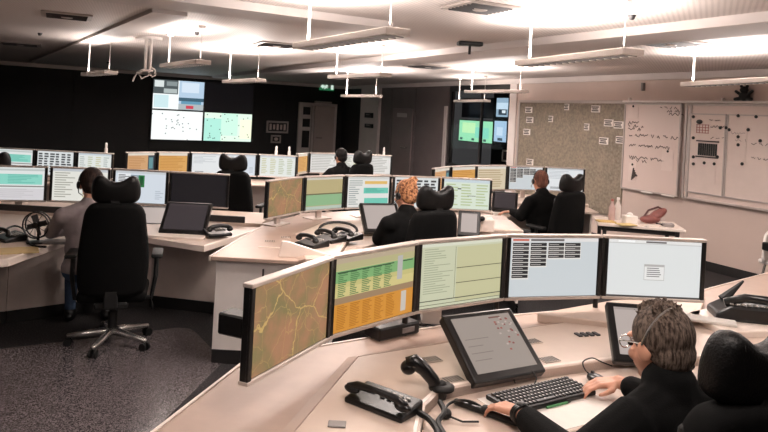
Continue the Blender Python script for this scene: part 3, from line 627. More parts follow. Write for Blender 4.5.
# ------------------------------------------------------------------ chairs
def outline_pad(b, pts, y0, y1, bev, seg=3, bend=0.0, tilt=0.0, z0=0, cuts=0):
    """closed outline in x,z extruded in y with rounded rim, bent around the sitter"""
    def fn(bb):
        vs = [bb.verts.new((x, y0, z)) for x, z in pts]; f = bb.faces.new(vs); r = bmesh.ops.extrude_face_region(bb, geom=[f])
        for v in r['geom']:
            if isinstance(v, bmesh.types.BMVert): v.co.y = y1
        bmesh.ops.recalc_face_normals(bb, faces=bb.faces)
        bmesh.ops.bevel(bb, geom=[e for e in bb.edges if abs((e.verts[0].co-e.verts[1].co).y) < 1e-6], offset=bev, segments=seg, affect='EDGES', profile=.5)
        bmesh.ops.triangulate(bb, faces=[f for f in bb.faces if len(f.verts) > 4])
        for v in bb.verts: v.co.y += bend*v.co.x**2+tilt*(v.co.z-z0)
    b._in(fn)
def smooth_pts(ctrl, n=6):                                                # closed Catmull-Rom through control points
    out = []; k = len(ctrl)
    for i in range(k):
        p0, p1, p2, p3 = (Vector(ctrl[(i+j-1) % k]) for j in range(4))
        for s in range(n):
            t = s/n; out.append(tuple(.5*((2*p1)+(p2-p0)*t+(2*p0-5*p1+4*p2-p3)*t*t+(3*p1-p0-3*p2+p3)*t**3)))
    return out
def make_chair(label, drop=0.0, base_mat=CHROME):
    r = thing('office_chair', label, 'chair', (0, 0, 0), 0, 'black office chairs with eared headrests'); z = -drop
    b = MB(); b.box((0, .03, .40+z), (.5, .48, .09), .04, seg=3); b.build('seat', FABRIC, r, 'all')
    b = MB(); outline_pad(b, smooth_pts([(-.215, .43), (-.25, .56), (-.25, .72), (-.228, .92), (-.2, 1.05), (-.12, 1.1), (.12, 1.1), (.2, 1.05), (.228, .92), (.25, .72), (.25, .56), (.215, .43), (0, .405)]), -.27, -.15, .04, 3, .75, -.1, .5)
    for v in b.bm.verts: v.co.z += z
    k = b.build('backrest', FABRIC, r, 'all')
    b = MB()
    for sx in (-1, 1): b.cap((sx*.205, -.15, .5+z), .035, (sx*.19, -.2, 1.0+z), .03, 10)
    b.build('bolster', LEATHER, k, 'all')
    b = MB(); outline_pad(b, smooth_pts([(-.16, 1.12), (-.172, 1.2), (-.15, 1.275), (-.105, 1.295), (-.05, 1.262), (0, 1.25), (.05, 1.262), (.105, 1.295), (.15, 1.275), (.172, 1.2), (.16, 1.12), (.08, 1.09), (-.08, 1.09)]), -.305, -.2, .04, 3, .9, -.1, 1.1)
    for v in b.bm.verts: v.co.z += z
    b.build('headrest', LEATHER, r, 'all')
    b = MB().box((0, -.29, 1.08+z), (.07, .03, .16), .008); b.build('headrest_bracket', RUBBER, r)
    b = MB().cyl((0, 0, .1), (0, 0, .34+z), .026, 14).cyl((0, 0, .1), (0, 0, .25+z*.5), .034, 14); b.build('gas_column', RUBBER, r)
    MB().box((0, -.04, .345+z), (.24, .38, .05), .012).box((0, -.24, .40+z), (.1, .05, .14), .012).build('tilt_mechanism', RUBBER, r)
    MB().tube([(.1, .02, .345+z), (.27, .03, .35+z), (.29, .03, .28+z), (.29, .03, .25+z)], .008, 6).build('lever', RUBBER, r)
    for sx in (-1, 1):
        a = MB().box((sx*.31, -.02, .69+z), (.085, .26, .035), .014, seg=2).build('armrest', RUBBER, r, True)
        MB().tube([(sx*.11, -.02, .345+z), (sx*.28, -.03, .36+z), (sx*.305, -.03, .52+z), (sx*.305, -.02, .68+z)], .018, 8).build('armrest_post', RUBBER, a)
    for i in range(5):
        a = math.radians(90+72*i+18); c, s_ = math.cos(a), math.sin(a)
        f = MB().cap((c*.03, s_*.03, .105), .034, (c*.31, s_*.31, .075), .02, 8).build('base_foot', base_mat, r, True)
        b = MB()
        for k2 in (-1, 1): b.cyl((c*.315-s_*k2*.014-c*.0, s_*.315+c*k2*.014, .03), (c*.315-s_*k2*.03, s_*.315+c*k2*.03, .03), .03, 14)
        b.cyl((c*.315, s_*.315, .03), (c*.315, s_*.315, .08), .01, 8); b.build('caster', RUBBER, f)
    return r
CH = make_chair('tall black office chair with silver five star base behind the man in grey')
CH.location = (-1.96, 5.12, 0); CH.scale = (.96, .96, 1); CH.rotation_euler.z = math.radians(16)
def chair(x, y, deg, label, ref=None):
    c = copy_tree(ref or CH); c.location = (x, y, 0); c.rotation_euler.z = math.radians(deg); c['label'] = label; return c
chair(.985, 2.11, 20, 'black office chair of the grey haired man, headrest with two ears, nearest of all')
chair(.33, 5.6, 30, 'black office chair with the woman with the bun')
chair(1.97, 7.65, 33, 'black office chair with the man in the black suit, before the map board')
chair(-1.68, 8.05, -6, 'empty black office chair standing behind the switched off monitor')
chair(-.44, 10.15, 45, 'far black office chair beside the silhouetted person')
CL = make_chair('low black office chair in the corner behind the monitor with teal band', .09); CL.location = (-4.3, 7.75, 0); CL.rotation_euler.z = .1
print('chairs ok')

# ------------------------------------------------------------------ telephones, keyboards and other things on the desks
def phone(px, py, z, rz, label, kx=1.0, ky=1.0):
    p = on(px, py, z); r = thing('desk_telephone', label, 'telephone', (p.x, p.y, z), rz, 'black desk telephones')
    Mt = Matrix.Rotation(.16, 3, 'X')
    MB().prism([(-.09, 0), (.09, 0), (.09, .055), (-.09, .025)], -.105, .105, .008, 2, Matrix.Rotation(PI/2, 4, 'Z') @ Matrix.Rotation(PI/2, 4, 'X')).build('base', BLACK, r)
    h = MB().tube([(-.1, -.055, .062), (-.07, -.055, .082), (0, -.055, .09), (.07, -.055, .082), (.1, -.055, .062)], [.019, .018, .015, .018, .019], 10)
    h.ell((-.092, -.055, .058), (.028, .026, .02)).ell((.092, -.055, .058), (.028, .026, .02)); h.build('handset', SATIN, r, 'all')
    b = MB()
    for i in range(4):
        for j in range(3): b.box((-.005+i*.024, .0+j*.024, .046+j*.004), (.015, .013, .008), .002)
    b.build('key', mat('key_light', 'B9B4B0', .5), r)
    MB().box((-.062, .03, .048), (.05, .05, .006), .002).build('display', DGREY, r)
    r.scale = (kx, ky, .8 if kx > 1 else 1)
    return r
def cord(name, pts, r, label, loc=None, cat='cable', coil=None):
    P = [Vector(p) for p in pts]; out = []
    for i in range(len(P)-1):
        p0, p1, p2, p3 = P[max(i-1, 0)], P[i], P[i+1], P[min(i+2, len(P)-1)]
        for s_ in range(8):
            t = s_/8; out.append(.5*((2*p1)+(p2-p0)*t+(2*p0-5*p1+4*p2-p3)*t*t+(3*p1-p0-3*p2+p3)*t**3))
    out.append(P[-1]); c = out[0].copy(); return tag(MB().tube([q-c for q in out], r, 7).build(name, RUBBER, None, True, c), label, cat)
ZP = ZA+.018
phone(383, 407, ZP, math.radians(-37), 'black desk telephone with light keys lying flat on the front console', 1.22, .74)
# handset standing in a cradle
p = on(433, 408, ZP); r = thing('radio_handset', 'black curved radio handset on a stand beside the touch screen with red marks', 'handset', (p.x, p.y, ZP), 0)
q = [at(x, y, 2.62)-p for x, y in ((407, 364), (415, 362), (424, 369), (433, 380), (438, 391), (441, 398))]
b = MB().tube(q, [.027, .031, .027, .025, .027, .025], 12); b.ell(q[0]+Vector((.006, 0, -.012)), (.031, .032, .028)).ell(q[-1]+Vector((-.02, 0, -.004)), (.03, .03, .028)); b.build('handset', SATIN, r, 'all')
b = MB().cap((q[-1].x, q[-1].y, .012), .022, q[-1]-Vector((0, 0, .01)), .02, 10).lathe([(.05, 0), (.05, .012), (.03, .02)], (q[-1].x, q[-1].y, 0), 16); b.build('cradle', RUBBER, r, 'all')
g = lambda x, y, dz=.01: on(x, y, ZP+dz)
cord('telephone_cable', [g(418, 412), g(428, 418), g(436, 428), g(440, 440), g(446, 452)], .011, 'thick black cord leading from the flat desk telephone to the desk front')
cord('coiled_cable', [g(440, 402, .03), g(444, 412, .02), g(438, 422), g(444, 434), g(452, 446)], .010, 'curly black cord hanging below the radio handset')
zw = ZA-.02
r = thing('headset', 'black headset lying on the worktop beside the keyboard', 'headset', on(466, 417, zw), .3); r.scale = (.72, .72, .72)
b = MB().tube([(.11*math.cos(t), .09*math.sin(t), .012+.035*math.sin(t)) for t in [PI*i/12 for i in range(13)]], .007, 8); b.build('band', SATIN, r, True)
for sx in (-1, 1): MB().ell((sx*.108, 0, .026), (.026, .03, .026)).build('ear_cup', RUBBER, r, 'all')
MB().tube([(-.1, -.02, .02), (-.05, -.07, .012), (.03, -.085, .012)], .005, 6).build('microphone', RUBBER, r, True)
r = thing('wrist_rest', 'long black bar lying on the worktop beside the watch hand', 'rest', on(487, 416, zw), math.radians(-38)); MB().cap((-.13, 0, .013), .013, (.13, 0, .013), .013, 10).build('bar', SATIN, r, 'all')
def keyboard(cx, cy, z, rz, label, L=.44, W=.165):
    r = thing('keyboard', label, 'keyboard', (cx, cy, z), rz, 'keyboards')
    MB().box((0, 0, .01), (L, W, .02), .006, seg=2).build('base', BLACK, r)
    KM = mat('keycap', '0E0E0F', .4, .1, 60); KL = mat('keycap_mark', 'BDB8B4', .6)
    n = 0
    for j in range(6):
        x = -L/2+.014
        while x < L/2-.022:
            wd = .0165 if not (j == 0 and abs(x+.06) < .012) else .1
            if j == 0 and abs(x+.05) < .055 and wd < .1: wd = .1 if x < -.09 else .0165
            b = MB(); b.box((x+wd/2, -W/2+.022+j*.0242, .0225), (wd-.002, .0165, .009), .002); b.mi = 1
            b.box((x+wd/2-.002, -W/2+.024+j*.0242, .0272), (.005, .006, .0006)); b.build('key', [KM, KL], r); x += wd+.0025; n += 1
    return r
kc = [on(x, y, zw+.02) for x, y in ((484, 395), (565, 376), (598, 390), (515, 412))]; kcen = sum(kc, Vector())/4
tag(MB().prism([(-.24, -.17), (.24, -.17), (.24, .17), (-.24, .17)], 0, .002).build('desk_sheet', PAPER, loc=(kcen.x+.03, kcen.y-.07, zw)), 'white paper sheet under the keyboard', 'paper').rotation_euler = (0, 0, math.radians(31))
KZ = zw+.002
keyboard(kcen.x, kcen.y, KZ, math.radians(32), 'black keyboard under the hand with the watch')
r = thing('computer_mouse', 'black computer mouse under the hand of the grey haired man', 'mouse', on(597, 383, KZ), math.radians(25)); MB().ell((0, 0, .014), (.031, .055, .022)).build('body', SATIN, r, 'all'); MB().cyl((-.004, .028, .033), (.004, .028, .033), .009, 10).build('wheel', DGREY, r)
mp = Vector(r.location); cord('mouse_cable', [mp+Vector((.0, .055, .01)), on(586, 371, KZ+.03), on(583, 362, KZ+.06), on(592, 358, KZ+.06), on(602, 362, KZ+.03), on(612, 366, KZ+.004)], .003, 'thin looping black cable of the computer mouse')
cord('keyboard_cable', [kcen+Vector((-.09, .085, .0)), kcen+Vector((-.09, .13, .03)), kcen+Vector((-.03, .15, .04)), kcen+Vector((.0, .11, .02)), kcen+Vector((-.01, .085, 0))], .003, 'thin black cable loop behind the keyboard')
pe = on(558, 406, KZ); r = thing('pen', 'green pen lying on the white sheet in front of the keyboard', 'pen', pe, math.radians(32)); MB().cyl((-.06, 0, .005), (.05, 0, .005), .0048, 8).build('barrel', mat('pen_green', '4F8F5A', .4), r); MB().tube([(.05, 0, .005), (.07, 0, .004)], [.0045, .001], 8).build('tip', DGREY, r)
# telephone set on the side console
p = on(750, 319, ZA+.05); r = thing('conference_telephone', 'black bulky telephone with pointed antenna on the side console', 'telephone', p, math.radians(-10))
b = MB(); b.prism([(-.2, 0), (.2, 0), (.2, .05), (.1, .085), (-.12, .085), (-.2, .04)], -.1, .1, .015, 2, Matrix.Rotation(PI/2, 4, 'X')); b.build('body', BLACK, r)
MB().tube([(-.15, -.05, .09), (-.05, -.06, .125), (.08, -.06, .12), (.17, -.05, .08)], [.022, .024, .024, .022], 10).build('handset', SATIN, r, 'all')
MB().tube([(-.13, .05, .08), (-.02, .07, .19)], [.03, .006], 8).build('antenna', RUBBER, r, True)
b = MB()
for i in range(8): b.box((-.12+i*.03, -.07, .089), (.02, .02, .008), .002)
b.build('key', mat('key_light', 'B9B4B0', .5), r)
tag(MB().box((0, 0, .008), (.3, .1, .016), .004).build('note_pad', PAPER, loc=on(705, 321, ZA+.05)), 'white note pad on the side console beside the black bulky telephone', 'pad').rotation_euler = (0, 0, -.4)
# things behind the front screens
p = at(430, 330, 3.55); tag(MB().box((0, 0, .11), (.10, .12, .22), .006).build('file_box', PAPER, loc=(p.x, p.y, ZA)), 'white upright file box below the pale green form screen', 'box')
p = at(392, 331, 3.3); r = thing('cable_dock', 'black dock box behind the orange call table screen', 'box', (p.x, p.y, ZA), .7); MB().box((0, 0, .03), (.26, .12, .06), .008).build('case', BLACK, r); MB().box((.05, -.062, .03), (.08, .006, .025), .002).build('port', GREYP, r)
# middle console
phone(312, 246, ZA+.018, math.radians(-40), 'black desk telephone nearest the white wedge on the middle console')
phone(330, 241, ZA+.018, math.radians(-40), 'black desk telephone in the middle of three before the woman')
r = phone(347, 239, ZA+.018, math.radians(-40), 'black desk telephone with raised handset beside the light touch screen')
p = on(345, 236, ZA+.02); tag(MB().tube([(.16*math.cos(t)-.06, .09*math.sin(t), .05+.05*math.sin(t)) for t in [2*PI*i/20 for i in range(20)]], .012, 7, True).build('looped_cable', RUBBER, None, True, p), 'black looped cord over the telephone beside the light touch screen', 'cable')
p = on(478, 232, ZA+.018); r = thing('desk_box', 'white equipment box with black microphone beside the woman', 'box', p, -.05); MB().box((0, .1, .06), (.3, .2, .12), .01).build('case', EDGE, r); MB().tube([(-.02, -.03, .0), (0, -.03, .08), (.02, -.03, .12)], .009, 7).ell((.03, -.03, .13), .025).build('microphone', BLACK, r, 'all'); MB().box((-.1, -.005, .08), (.03, .006, .03)).build('socket', BLACK, r)
# dim console
r = phone(217, 235, ZB+.02, math.radians(35), 'black desk telephone beside the dark tilted touch screen')
phone(10, 240, ZB, math.radians(-35), 'black desk telephone at the end of the dim console'); 
p = on(36, 243, ZB); r = thing('desk_fan', 'small round black desk fan on the console of the man in grey', 'fan', p, 0)
MB().lathe([(.07, 0), (.07, .012), (.02, .02)], n=18).cyl((0, .03, .01), (0, .03, .13), .011, 8).build('stand', BLACK, r)
for k in (-1, 1): MB().tube([(.1*math.cos(t), .0+k*.02, .14+.1*math.sin(t)) for t in [2*PI*i/24 for i in range(24)]], .006, 6, True).build('guard_ring', BLACK, r, True)
b = MB()
for i in range(12): a = PI*2*i/12; b.tube([(.02*math.cos(a), -.025, .14+.02*math.sin(a)), (.1*math.cos(a), -.02, .14+.1*math.sin(a))], .0022, 4)
b.build('guard_wires', BLACK, r)
for i in range(4):
    a = PI/2*i+.3; MB().box((.045*math.cos(a), 0, .14+.045*math.sin(a)), (.07, .004, .045), .001, rot=Matrix.Rotation(-a, 3, 'Y') @ Matrix.Rotation(.5, 3, 'X')).build('blade', DGREY, r)
MB().cyl((0, -.03, .14), (0, .045, .14), .024, 14).build('hub', BLACK, r)
tag(MB().prism([(-.16, -.11), (.16, -.11), (.16, .11), (-.16, .11)], 0, .006).build('document_folder', mat('folder_yellow', 'CBB27E', .6), loc=on(14, 251, ZB)), 'yellowish folder on the end of the dim console', 'folder').rotation_euler = (0, 0, .5)
tag(MB().box((0, 0, .01), (.25, .12, .02), .006).build('desk_keyboard', GREYP, loc=on(60, 243, ZB)), 'slim grey keyboard beside the desk fan', 'keyboard').rotation_euler = (0, 0, .15)
cord('desk_cable', [on(0, 232, ZB+.01), on(14, 226, ZB+.02), on(24, 230, ZB+.02), on(30, 244, ZB+.01), on(46, 247, ZB+.01)], .008, 'black cable running to the small round desk fan')
print('desk things ok')

# ------------------------------------------------------------------ things on the walls
def wall_thing(name, label, cat, fr, s, group=None):
    r = thing(name, label, cat, group=group); r.matrix_world = fr @ Matrix.Translation((s, 0, 0)); return r
FRAME = mat('frame_aluminium', 'B5ABA6', .4, .03, 20, metal=.3); BOARD = mat('whiteboard', 'D2C0B8', .35, .02, 2); SHEET = mat('board_paper', 'D8C8C0', .7, .03, 8)
INK = mat('ink_dark', '3A3030', .7); REDINK = mat('ink_red', '9A5A54', .7)
def scribble(b, x, z, w, h, y, rg):                                       # a line of handwriting as a thin ribbon
    x0 = x; pts = []
    while x0 < x+w:
        pts.append((x0, y, z+h*rg.uniform(-.5, .5))); x0 += h*rg.uniform(.25, .5)
        if rg.random() < .12 and len(pts) > 2: b.tube(pts, h*.11, 4); pts = []; x0 += h*.8
    if len(pts) > 1: b.tube(pts, h*.11, 4)
rg = random.Random(4)
# brown map board
s0, zt = sR(521, 99); s1, zt2 = sR(627, 102); zt = 2.22; zb_ = .45
def earth():
    mt = D.materials.new('aerial_map'); mt.use_nodes = True; nt = mt.node_tree; b = nt.nodes['Principled BSDF']; N = nt.nodes.new; L = nt.links.new
    tc = N('ShaderNodeTexCoord'); last = None
    for i, (sc, c0, c1, p0, p1) in enumerate(((3, '766A5C', '8C7E6D', .35, .65), (26, '4A4438', '9A8E7C', .3, .7))):
        nz = N('ShaderNodeTexNoise'); nz.inputs['Scale'].default_value = sc; nz.inputs['Detail'].default_value = 8; L(tc.outputs['Object'], nz.inputs['Vector'])
        rp = N('ShaderNodeValToRGB'); rp.color_ramp.elements[0].color = lin(c0); rp.color_ramp.elements[1].color = lin(c1); rp.color_ramp.elements[0].position = p0; rp.color_ramp.elements[1].position = p1
        L(nz.outputs['Fac'], rp.inputs['Fac'])
        if last is None: last = rp.outputs['Color']
        else:
            mx = N('ShaderNodeMixRGB'); mx.inputs[0].default_value = .5; L(last, mx.inputs[1]); L(rp.outputs['Color'], mx.inputs[2]); last = mx.outputs[0]
    L(last, b.inputs['Base Color']); b.inputs['Roughness'].default_value = .6; return mt
r = wall_thing('map_board', 'large brown aerial map board covering the wall behind the suited man', 'map', FR, (s0+s1)/2); W = s1-s0
MB().box((0, -.012, (zt+zb_)/2), (W, .024, zt-zb_)).build('map_sheet', earth(), r)
MB().box((-W/2, -.02, (zt+zb_)/2), (.05, .04, zt-zb_+.05), .004).box((0, -.02, zt), (W, .04, .05), .004).build('frame', FRAME, r)
for px, py in ((530, 110), (531, 120), (597, 109), (610, 123), (620, 125), (622, 140), (528, 132), (531, 162), (568, 107), (552, 119), (588, 127), (605, 141)):
    s, z = sR(px, py); wd = .2 if px > 590 or px < 533 else .12
    c = MB().box((0, -.027, 0), (wd, .006, .11)).build('name_card', PAPER, r, loc=(s-(s0+s1)/2, 0, z)); b = MB()
    for i in range(3): b.box((-.01, -.031, .03-i*.03), (wd*(.8, .6, .75)[i], .003, .02))
    b.build('print', INK, c)
# whiteboards
s0 = sR(628, 110)[0]; s1 = sR(684, 110)[0]; s2 = sR(690, 110)[0]; s3 = sR(835, 110)[0]; zt = 2.10; zb_ = .82
zt = sR(640, 104)[1]; zb_ = sR(640, 190)[1]
r = wall_thing('whiteboard', 'whiteboard with handwriting, beside the brown map board', 'whiteboard', FR, (s0+s1)/2); W = s1-s0; cx = (s0+s1)/2
MB().box((0, -.04, (zt+zb_)/2), (W, .03, zt-zb_), .004).build('panel', BOARD, r)
for z in (zt, zb_): MB().box((0, -.045, z), (W, .045, .025), .004).build('frame_strip', FRAME, r)
for x in (-W/2, W/2): MB().box((x, -.045, (zt+zb_)/2), (.025, .045, zt-zb_), .004).build('frame_strip', FRAME, r)
b = MB()
for px, py, wd, h in ((631, 123, .22, .05), (631, 126, .3, .05), (631, 129, .26, .05), (632, 135, .9, .05), (632, 145, .75, .05), (632, 157, .65, .05), (634, 160, .3, .045), (663, 108, .3, .04), (670, 111, .26, .05), (672, 114, .25, .05)):
    s, z = sR(px, py); b = MB(); scribble(b, s-cx, z, wd, h, -.057, rg); b.build('handwriting', INK, r)
for px, py, w_, h_ in ((633, 112, .2, .2), (667, 160, .2, .3), (632, 172, .14, .28)):
    s, z = sR(px, py); o = MB().box((s-cx+.06, -.058, z), (w_, .004, h_)).build('paper_sheet', SHEET, r); MB().ell((s-cx+.06, -.064, z+h_*.42), (.018, .01, .018)).build('magnet', BLACK, o)
s, z = sR(634, 173); b = MB()
for i in range(5): b.tube([(s-cx+.02+i*.022, -.064, z-.1+.02*i), (s-cx+.05+i*.016, -.064, z+.08-.03*i)], .011, 5)
b.build('drawing', INK, r)
for px in (651, 672):
    s, z = sR(px, 191); MB().box((s-cx, -.08, zb_-.01), (.2, .05, .018), .004).build('pen_tray', WHITE, r)
r = wall_thing('whiteboard', 'wide whiteboard with two framed sheets, magnets and black rack', 'whiteboard', FR, (s2+s3)/2); W = s3-s2; cx = (s2+s3)/2
MB().box((0, -.04, (zt+zb_)/2), (W, .03, zt-zb_), .004).build('panel', BOARD, r)
for z in (zt, zb_): MB().box((0, -.045, z), (W, .045, .03), .004).build('frame_strip', FRAME, r)
for x in (-W/2, -W/2+.07): MB().box((x, -.05, (zt+zb_)/2), (.03, .05, zt-zb_), .004).build('frame_strip', FRAME, r)
for pa, pb in ((693, 730), (732, 792)):
    a = sR(pa)[0]-cx; e = sR(pb)[0]-cx; z1 = zt-.13; z0 = zb_+.09
    o = MB().box(((a+e)/2, -.06, (z0+z1)/2), (e-a, .012, z1-z0)).build('pin_sheet', SHEET, r)
    b = MB()
    for z in (z0, z1): b.box(((a+e)/2, -.066, z), (e-a, .016, .018))
    for x in (a, e): b.box((x, -.066, (z0+z1)/2), (.018, .016, z1-z0))
    b.build('sheet_frame', FRAME, o)
for px, py in ((697, 117), (724, 128), (730, 128), (733, 130), (697, 138), (697, 157), (721, 157), (697, 164), (708, 163), (718, 164), (742, 116), (752, 130), (742, 137), (746, 164), (742, 145), (764, 141), (760, 117)):
    s, z = sR(px, py); MB().lathe([(.0001, -.0), (.021, 0), (.021, .012), (.015, .018)], n=12).build('magnet', BLACK, r).matrix_basis = Matrix.Translation((s-cx, -.067, z)) @ Matrix.Rotation(PI/2, 4, 'X')
s, z = sR(703, 122); MB().ell((s-cx, -.07, z), (.05, .012, .03)).build('badge', BLACK, r)
s, z = sR(706, 129); b = MB()
for i in range(5):
    b.box((s-cx-.09+i*.045, -.067, z), (.008, .004, .12))
for i in range(4): b.box((s-cx, -.067, z-.055+i*.036), (.2, .004, .008))
b.build('printed_grid', REDINK, r)
s, z = sR(711, 149); MB().box((s-cx, -.075, z+.1), (.34, .02, .018)).build('rack_bar', INK, r); o = MB().box((s-cx, -.075, z-.11), (.34, .02, .018)).build('rack_bar', INK, r)
for i in range(9): MB().box((s-cx-.13+i*.033, -.074, z-.01), (.02, .016, .16), .002).build('rack_slot', BLACK, o)
b = MB()
for px, py, wd, h in ((713, 120, .2, .03), (714, 126, .25, .04), (735, 133, .2, .04), (755, 144, .5, .03), (755, 158, .5, .03), (714, 138, .2, .03), (739, 140, .15, .04)):
    s, z = sR(px, py); b = MB(); scribble(b, s-cx, z, wd, h, -.068, rg); b.build('handwriting', INK, r)
for px, py, w_, h_ in ((712, 172, .22, .3), (757, 178, .4, .3), (741, 145, .25, .5)):
    s, z = sR(px, py); MB().box((s-cx, -.069, z), (w_, .003, h_)).build('paper_sheet', PAPER if False else SHEET, r)
sa = sR(626)[0]; r = wall_thing('hanging_rail', 'long white rail on the wall above both whiteboards', 'rail', FR, (sa+s3)/2); MB().box((0, -.045, zt+.035), (s3-sa, .09, .03), .006).build('rail', WHITE, r)
for x in (-.5, .05, .5): MB().box((x*(s3-sa)*.94, -.03, zt+.06), (.03, .05, .06), .004).build('hook', WHITE, r)
s, z = sR(747, 96); r = wall_thing('plush_toy', 'small black plush toy sitting on the white rail', 'toy', FR, s); zz = zt+.05; b = MB()
b.ell((0, -.05, zz+.06), (.075, .045, .06)).ell((0, -.06, zz+.14), (.055, .045, .045)); b.build('body', RUBBER, r, 'all')
for sx in (-1, 1):
    MB().cap((sx*.05, -.055, zz+.08), .022, (sx*.11, -.06, zz+.12), .02, 8).build('arm', RUBBER, r, True); MB().cap((sx*.05, -.06, zz+.03), .025, (sx*.11, -.07, zz+.022), .022, 8).build('leg', RUBBER, r, True); MB().ell((sx*.04, -.06, zz+.185), .02).build('ear', RUBBER, r, True)
s, z = sR(645, 70); r = wall_thing('wall_sensor', 'little dark sensor high on the wall above the handwritten whiteboard', 'sensor', FR, s); MB().box((0, -.02, 2.45), (.04, .06, .12), .006).build('case', GREYP, r)
# video wall
xs = [sL(p, 111)[0] for p in (150.5, 203, 252)]; zz = [sL(200, y)[1] for y in (81.5, 112.5, 141)]
h = (zz[0]-zz[2])/2
for i, j, k, lb in ((0, 1, 'camera_feeds', 'upper wall display with four camera pictures, first column of the video wall'), (1, 1, 'off', 'switched off upper display of the video wall'), (0, 0, 'paper_map', 'lower wall display with white map and dark specks'), (1, 0, 'green_map', 'lower wall display with pale green map')):
    a, e = xs[i], xs[i+1]; z = zz[2]+h*(j+.5); r = wall_thing('wall_display', lb, 'display', FL, (a+e)/2, 'displays of the video wall')
    MB().box((0, -.05, z), (e-a-.005, .1, h-.005), .004).build('casing', BLACK, r); screen('screen', e-a-.05, h-.04, k, r, -.102, 31+i+2*j, z, 1.0 if k != 'off' else .3)
def wall_box(name, lb, cat, fr, pt, pa, pb, ya, yb, m1, dep=.04):
    f = sL if fr is FL else sR; a = f(pa, (ya+yb)/2)[0]; e = f(pb, (ya+yb)/2)[0]; z1 = f((pa+pb)/2, ya)[1]; z0 = f((pa+pb)/2, yb)[1]
    r = wall_thing(name, lb, cat, fr, (a+e)/2); MB().box((0, -dep/2, (z0+z1)/2), (e-a, dep, z1-z0), .006).build(pt, m1, r); return r, e-a, z0, z1
r, W, z0, z1 = wall_box('notice_frame', 'pale framed notice with dark pictures, above the smaller notice', 'notice', FL, 'frame', 266, 288, 121, 133, FRAME)
MB().box((0, -.042, (z0+z1)/2), (W*.84, .006, (z1-z0)*.7)).build('dark_sheet', DGREY, r)
for i in range(5): MB().box((-W*.32+i*W*.16, -.047, (z0+z1)/2), (W*.09, .006, (z1-z0)*(.4 if i % 2 else .5)), .001).build('picture', SHEET, r)
r, W, z0, z1 = wall_box('notice_frame', 'small square pale notice below the framed notice', 'notice', FL, 'frame', 270.5, 280.5, 135, 143, FRAME)
MB().box((0, -.042, (z0+z1)/2), (W*.7, .006, (z1-z0)*.6)).build('dark_sheet', DGREY, r); MB().ell((0, -.046, (z0+z1)/2), (W*.2, .008, (z1-z0)*.2)).build('emblem', SHEET, r)
r, W, z0, z1 = wall_box('exit_sign', 'green emergency exit sign with white running figure and arrow', 'sign', FL, 'case', 319, 333.5, 83, 90.5, emit('2E7A50', .5), .06)
G = emit('CFE8D8', .8); zc = (z0+z1)/2; hh = z1-z0
b = MB(); b.ell((-W*.02, -.062, zc+hh*.28), (.03, .006, .03)).cap((-W*.03, -.062, zc+hh*.15), .022, (-W*.07, -.062, zc-hh*.08), .02, 6).cap((-W*.07, -.062, zc-hh*.08), .014, (W*.02, -.062, zc-hh*.2), .012, 6).cap((-W*.07, -.062, zc-hh*.08), .014, (-W*.17, -.062, zc-hh*.3), .012, 6).cap((-W*.03, -.062, zc+hh*.12), .011, (W*.06, -.062, zc+hh*.02), .01, 6).cap((-W*.03, -.062, zc+hh*.12), .011, (-W*.13, -.062, zc+hh*.03), .01, 6); b.build('running_figure', G, r)
MB().box((W*.35, -.062, zc), (W*.17, .006, hh*.7)).build('doorway', G, r)
b = MB(); b.prism([(0, 0), (.09, .07), (.09, .03), (.17, .03), (.17, -.03), (.09, -.03), (.09, -.07)], 0, .006, M=Matrix.Translation((-W*.46, -.06, zc)) @ Matrix.Rotation(PI/2, 4, 'X')); b.build('arrow', G, r)
# doors
xa, xm, xb = (sL(p, 130)[0] for p in (297, 311.5, 335)); dz = 2.04
dr = struct(MB().box((xa+.05, -.03, dz/2), (.1, .1, dz), .006).box((xb-.04, -.03, dz/2), (.08, .1, dz), .006).box(((xa+xb)/2, -.03, dz), (xb-xa, .1, .08), .006).box((xm, -.03, dz/2), (.06, .1, dz), .006).build('door_1', TRIMW)); dr.matrix_world = FL
DOORM = mat('door_grey', 'BBACA5', .5, .04, 3)
MB().box(((xa+xm)/2, -.02, dz/2), (xm-xa-.1, .05, dz-.06), .003).build('side_leaf', TRIMW, dr)
for za, zc_ in ((.75, 1.25), (1.36, 1.6), (1.72, 1.95)): MB().box(((xa+xm)/2+.03, -.05, (za+zc_)/2), ((xm-xa)*.5, .016, zc_-za), .003).build('pane', SATIN, dr)
lf = MB().box(((xm+xb)/2, -.045, dz/2), (xb-xm-.09, .06, dz-.08), .006).build('door_leaf', DOORM, dr)
MB().cyl((xm+.12, -.07, 1.05), (xm+.12, -.13, 1.05), .012, 8).box((xm+.2, -.13, 1.05), (.18, .02, .025), .006).build('handle', CHROME, lf)
MB().box(((xm+xb)/2-.1, -.1, dz+.07), (.55, .07, .06), .006).build('door_closer', FRAME, dr)
xa, xb = sR(393)[0]+.1, sR(416)[0]-.1
dr = struct(MB().box(((xa+xb)/2, -.03, 1.02), (xb-xa, .04, 2.0), .006).build('door_2', mat('door_dark', '7A6E6C', .5, .06, 3))); dr.matrix_world = FR
MB().box(((xa+xb)/2, -.055, 1.85), ((xb-xa)*.5, .012, .1), .003).build('door_plate', FRAME, dr); MB().cyl((xb-.18, -.05, 1.05), (xb-.18, -.11, 1.05), .012, 8).box((xb-.3, -.11, 1.05), (.25, .02, .03), .006).build('handle', CHROME, dr)
for ya, yb, lb in ((113, 118, 'upper black wall intercom on the light pilaster'), (124, 128, 'lower black wall box on the light pilaster')):
    r, W, z0, z1 = wall_box('wall_intercom', lb, 'intercom', FR, 'case', 369, 376, ya, yb, BLACK, .14)
    MB().box((0, -.145, (z0+z1)/2+.02), (W*.5, .012, .03), .002).build('display', GREYP, r)
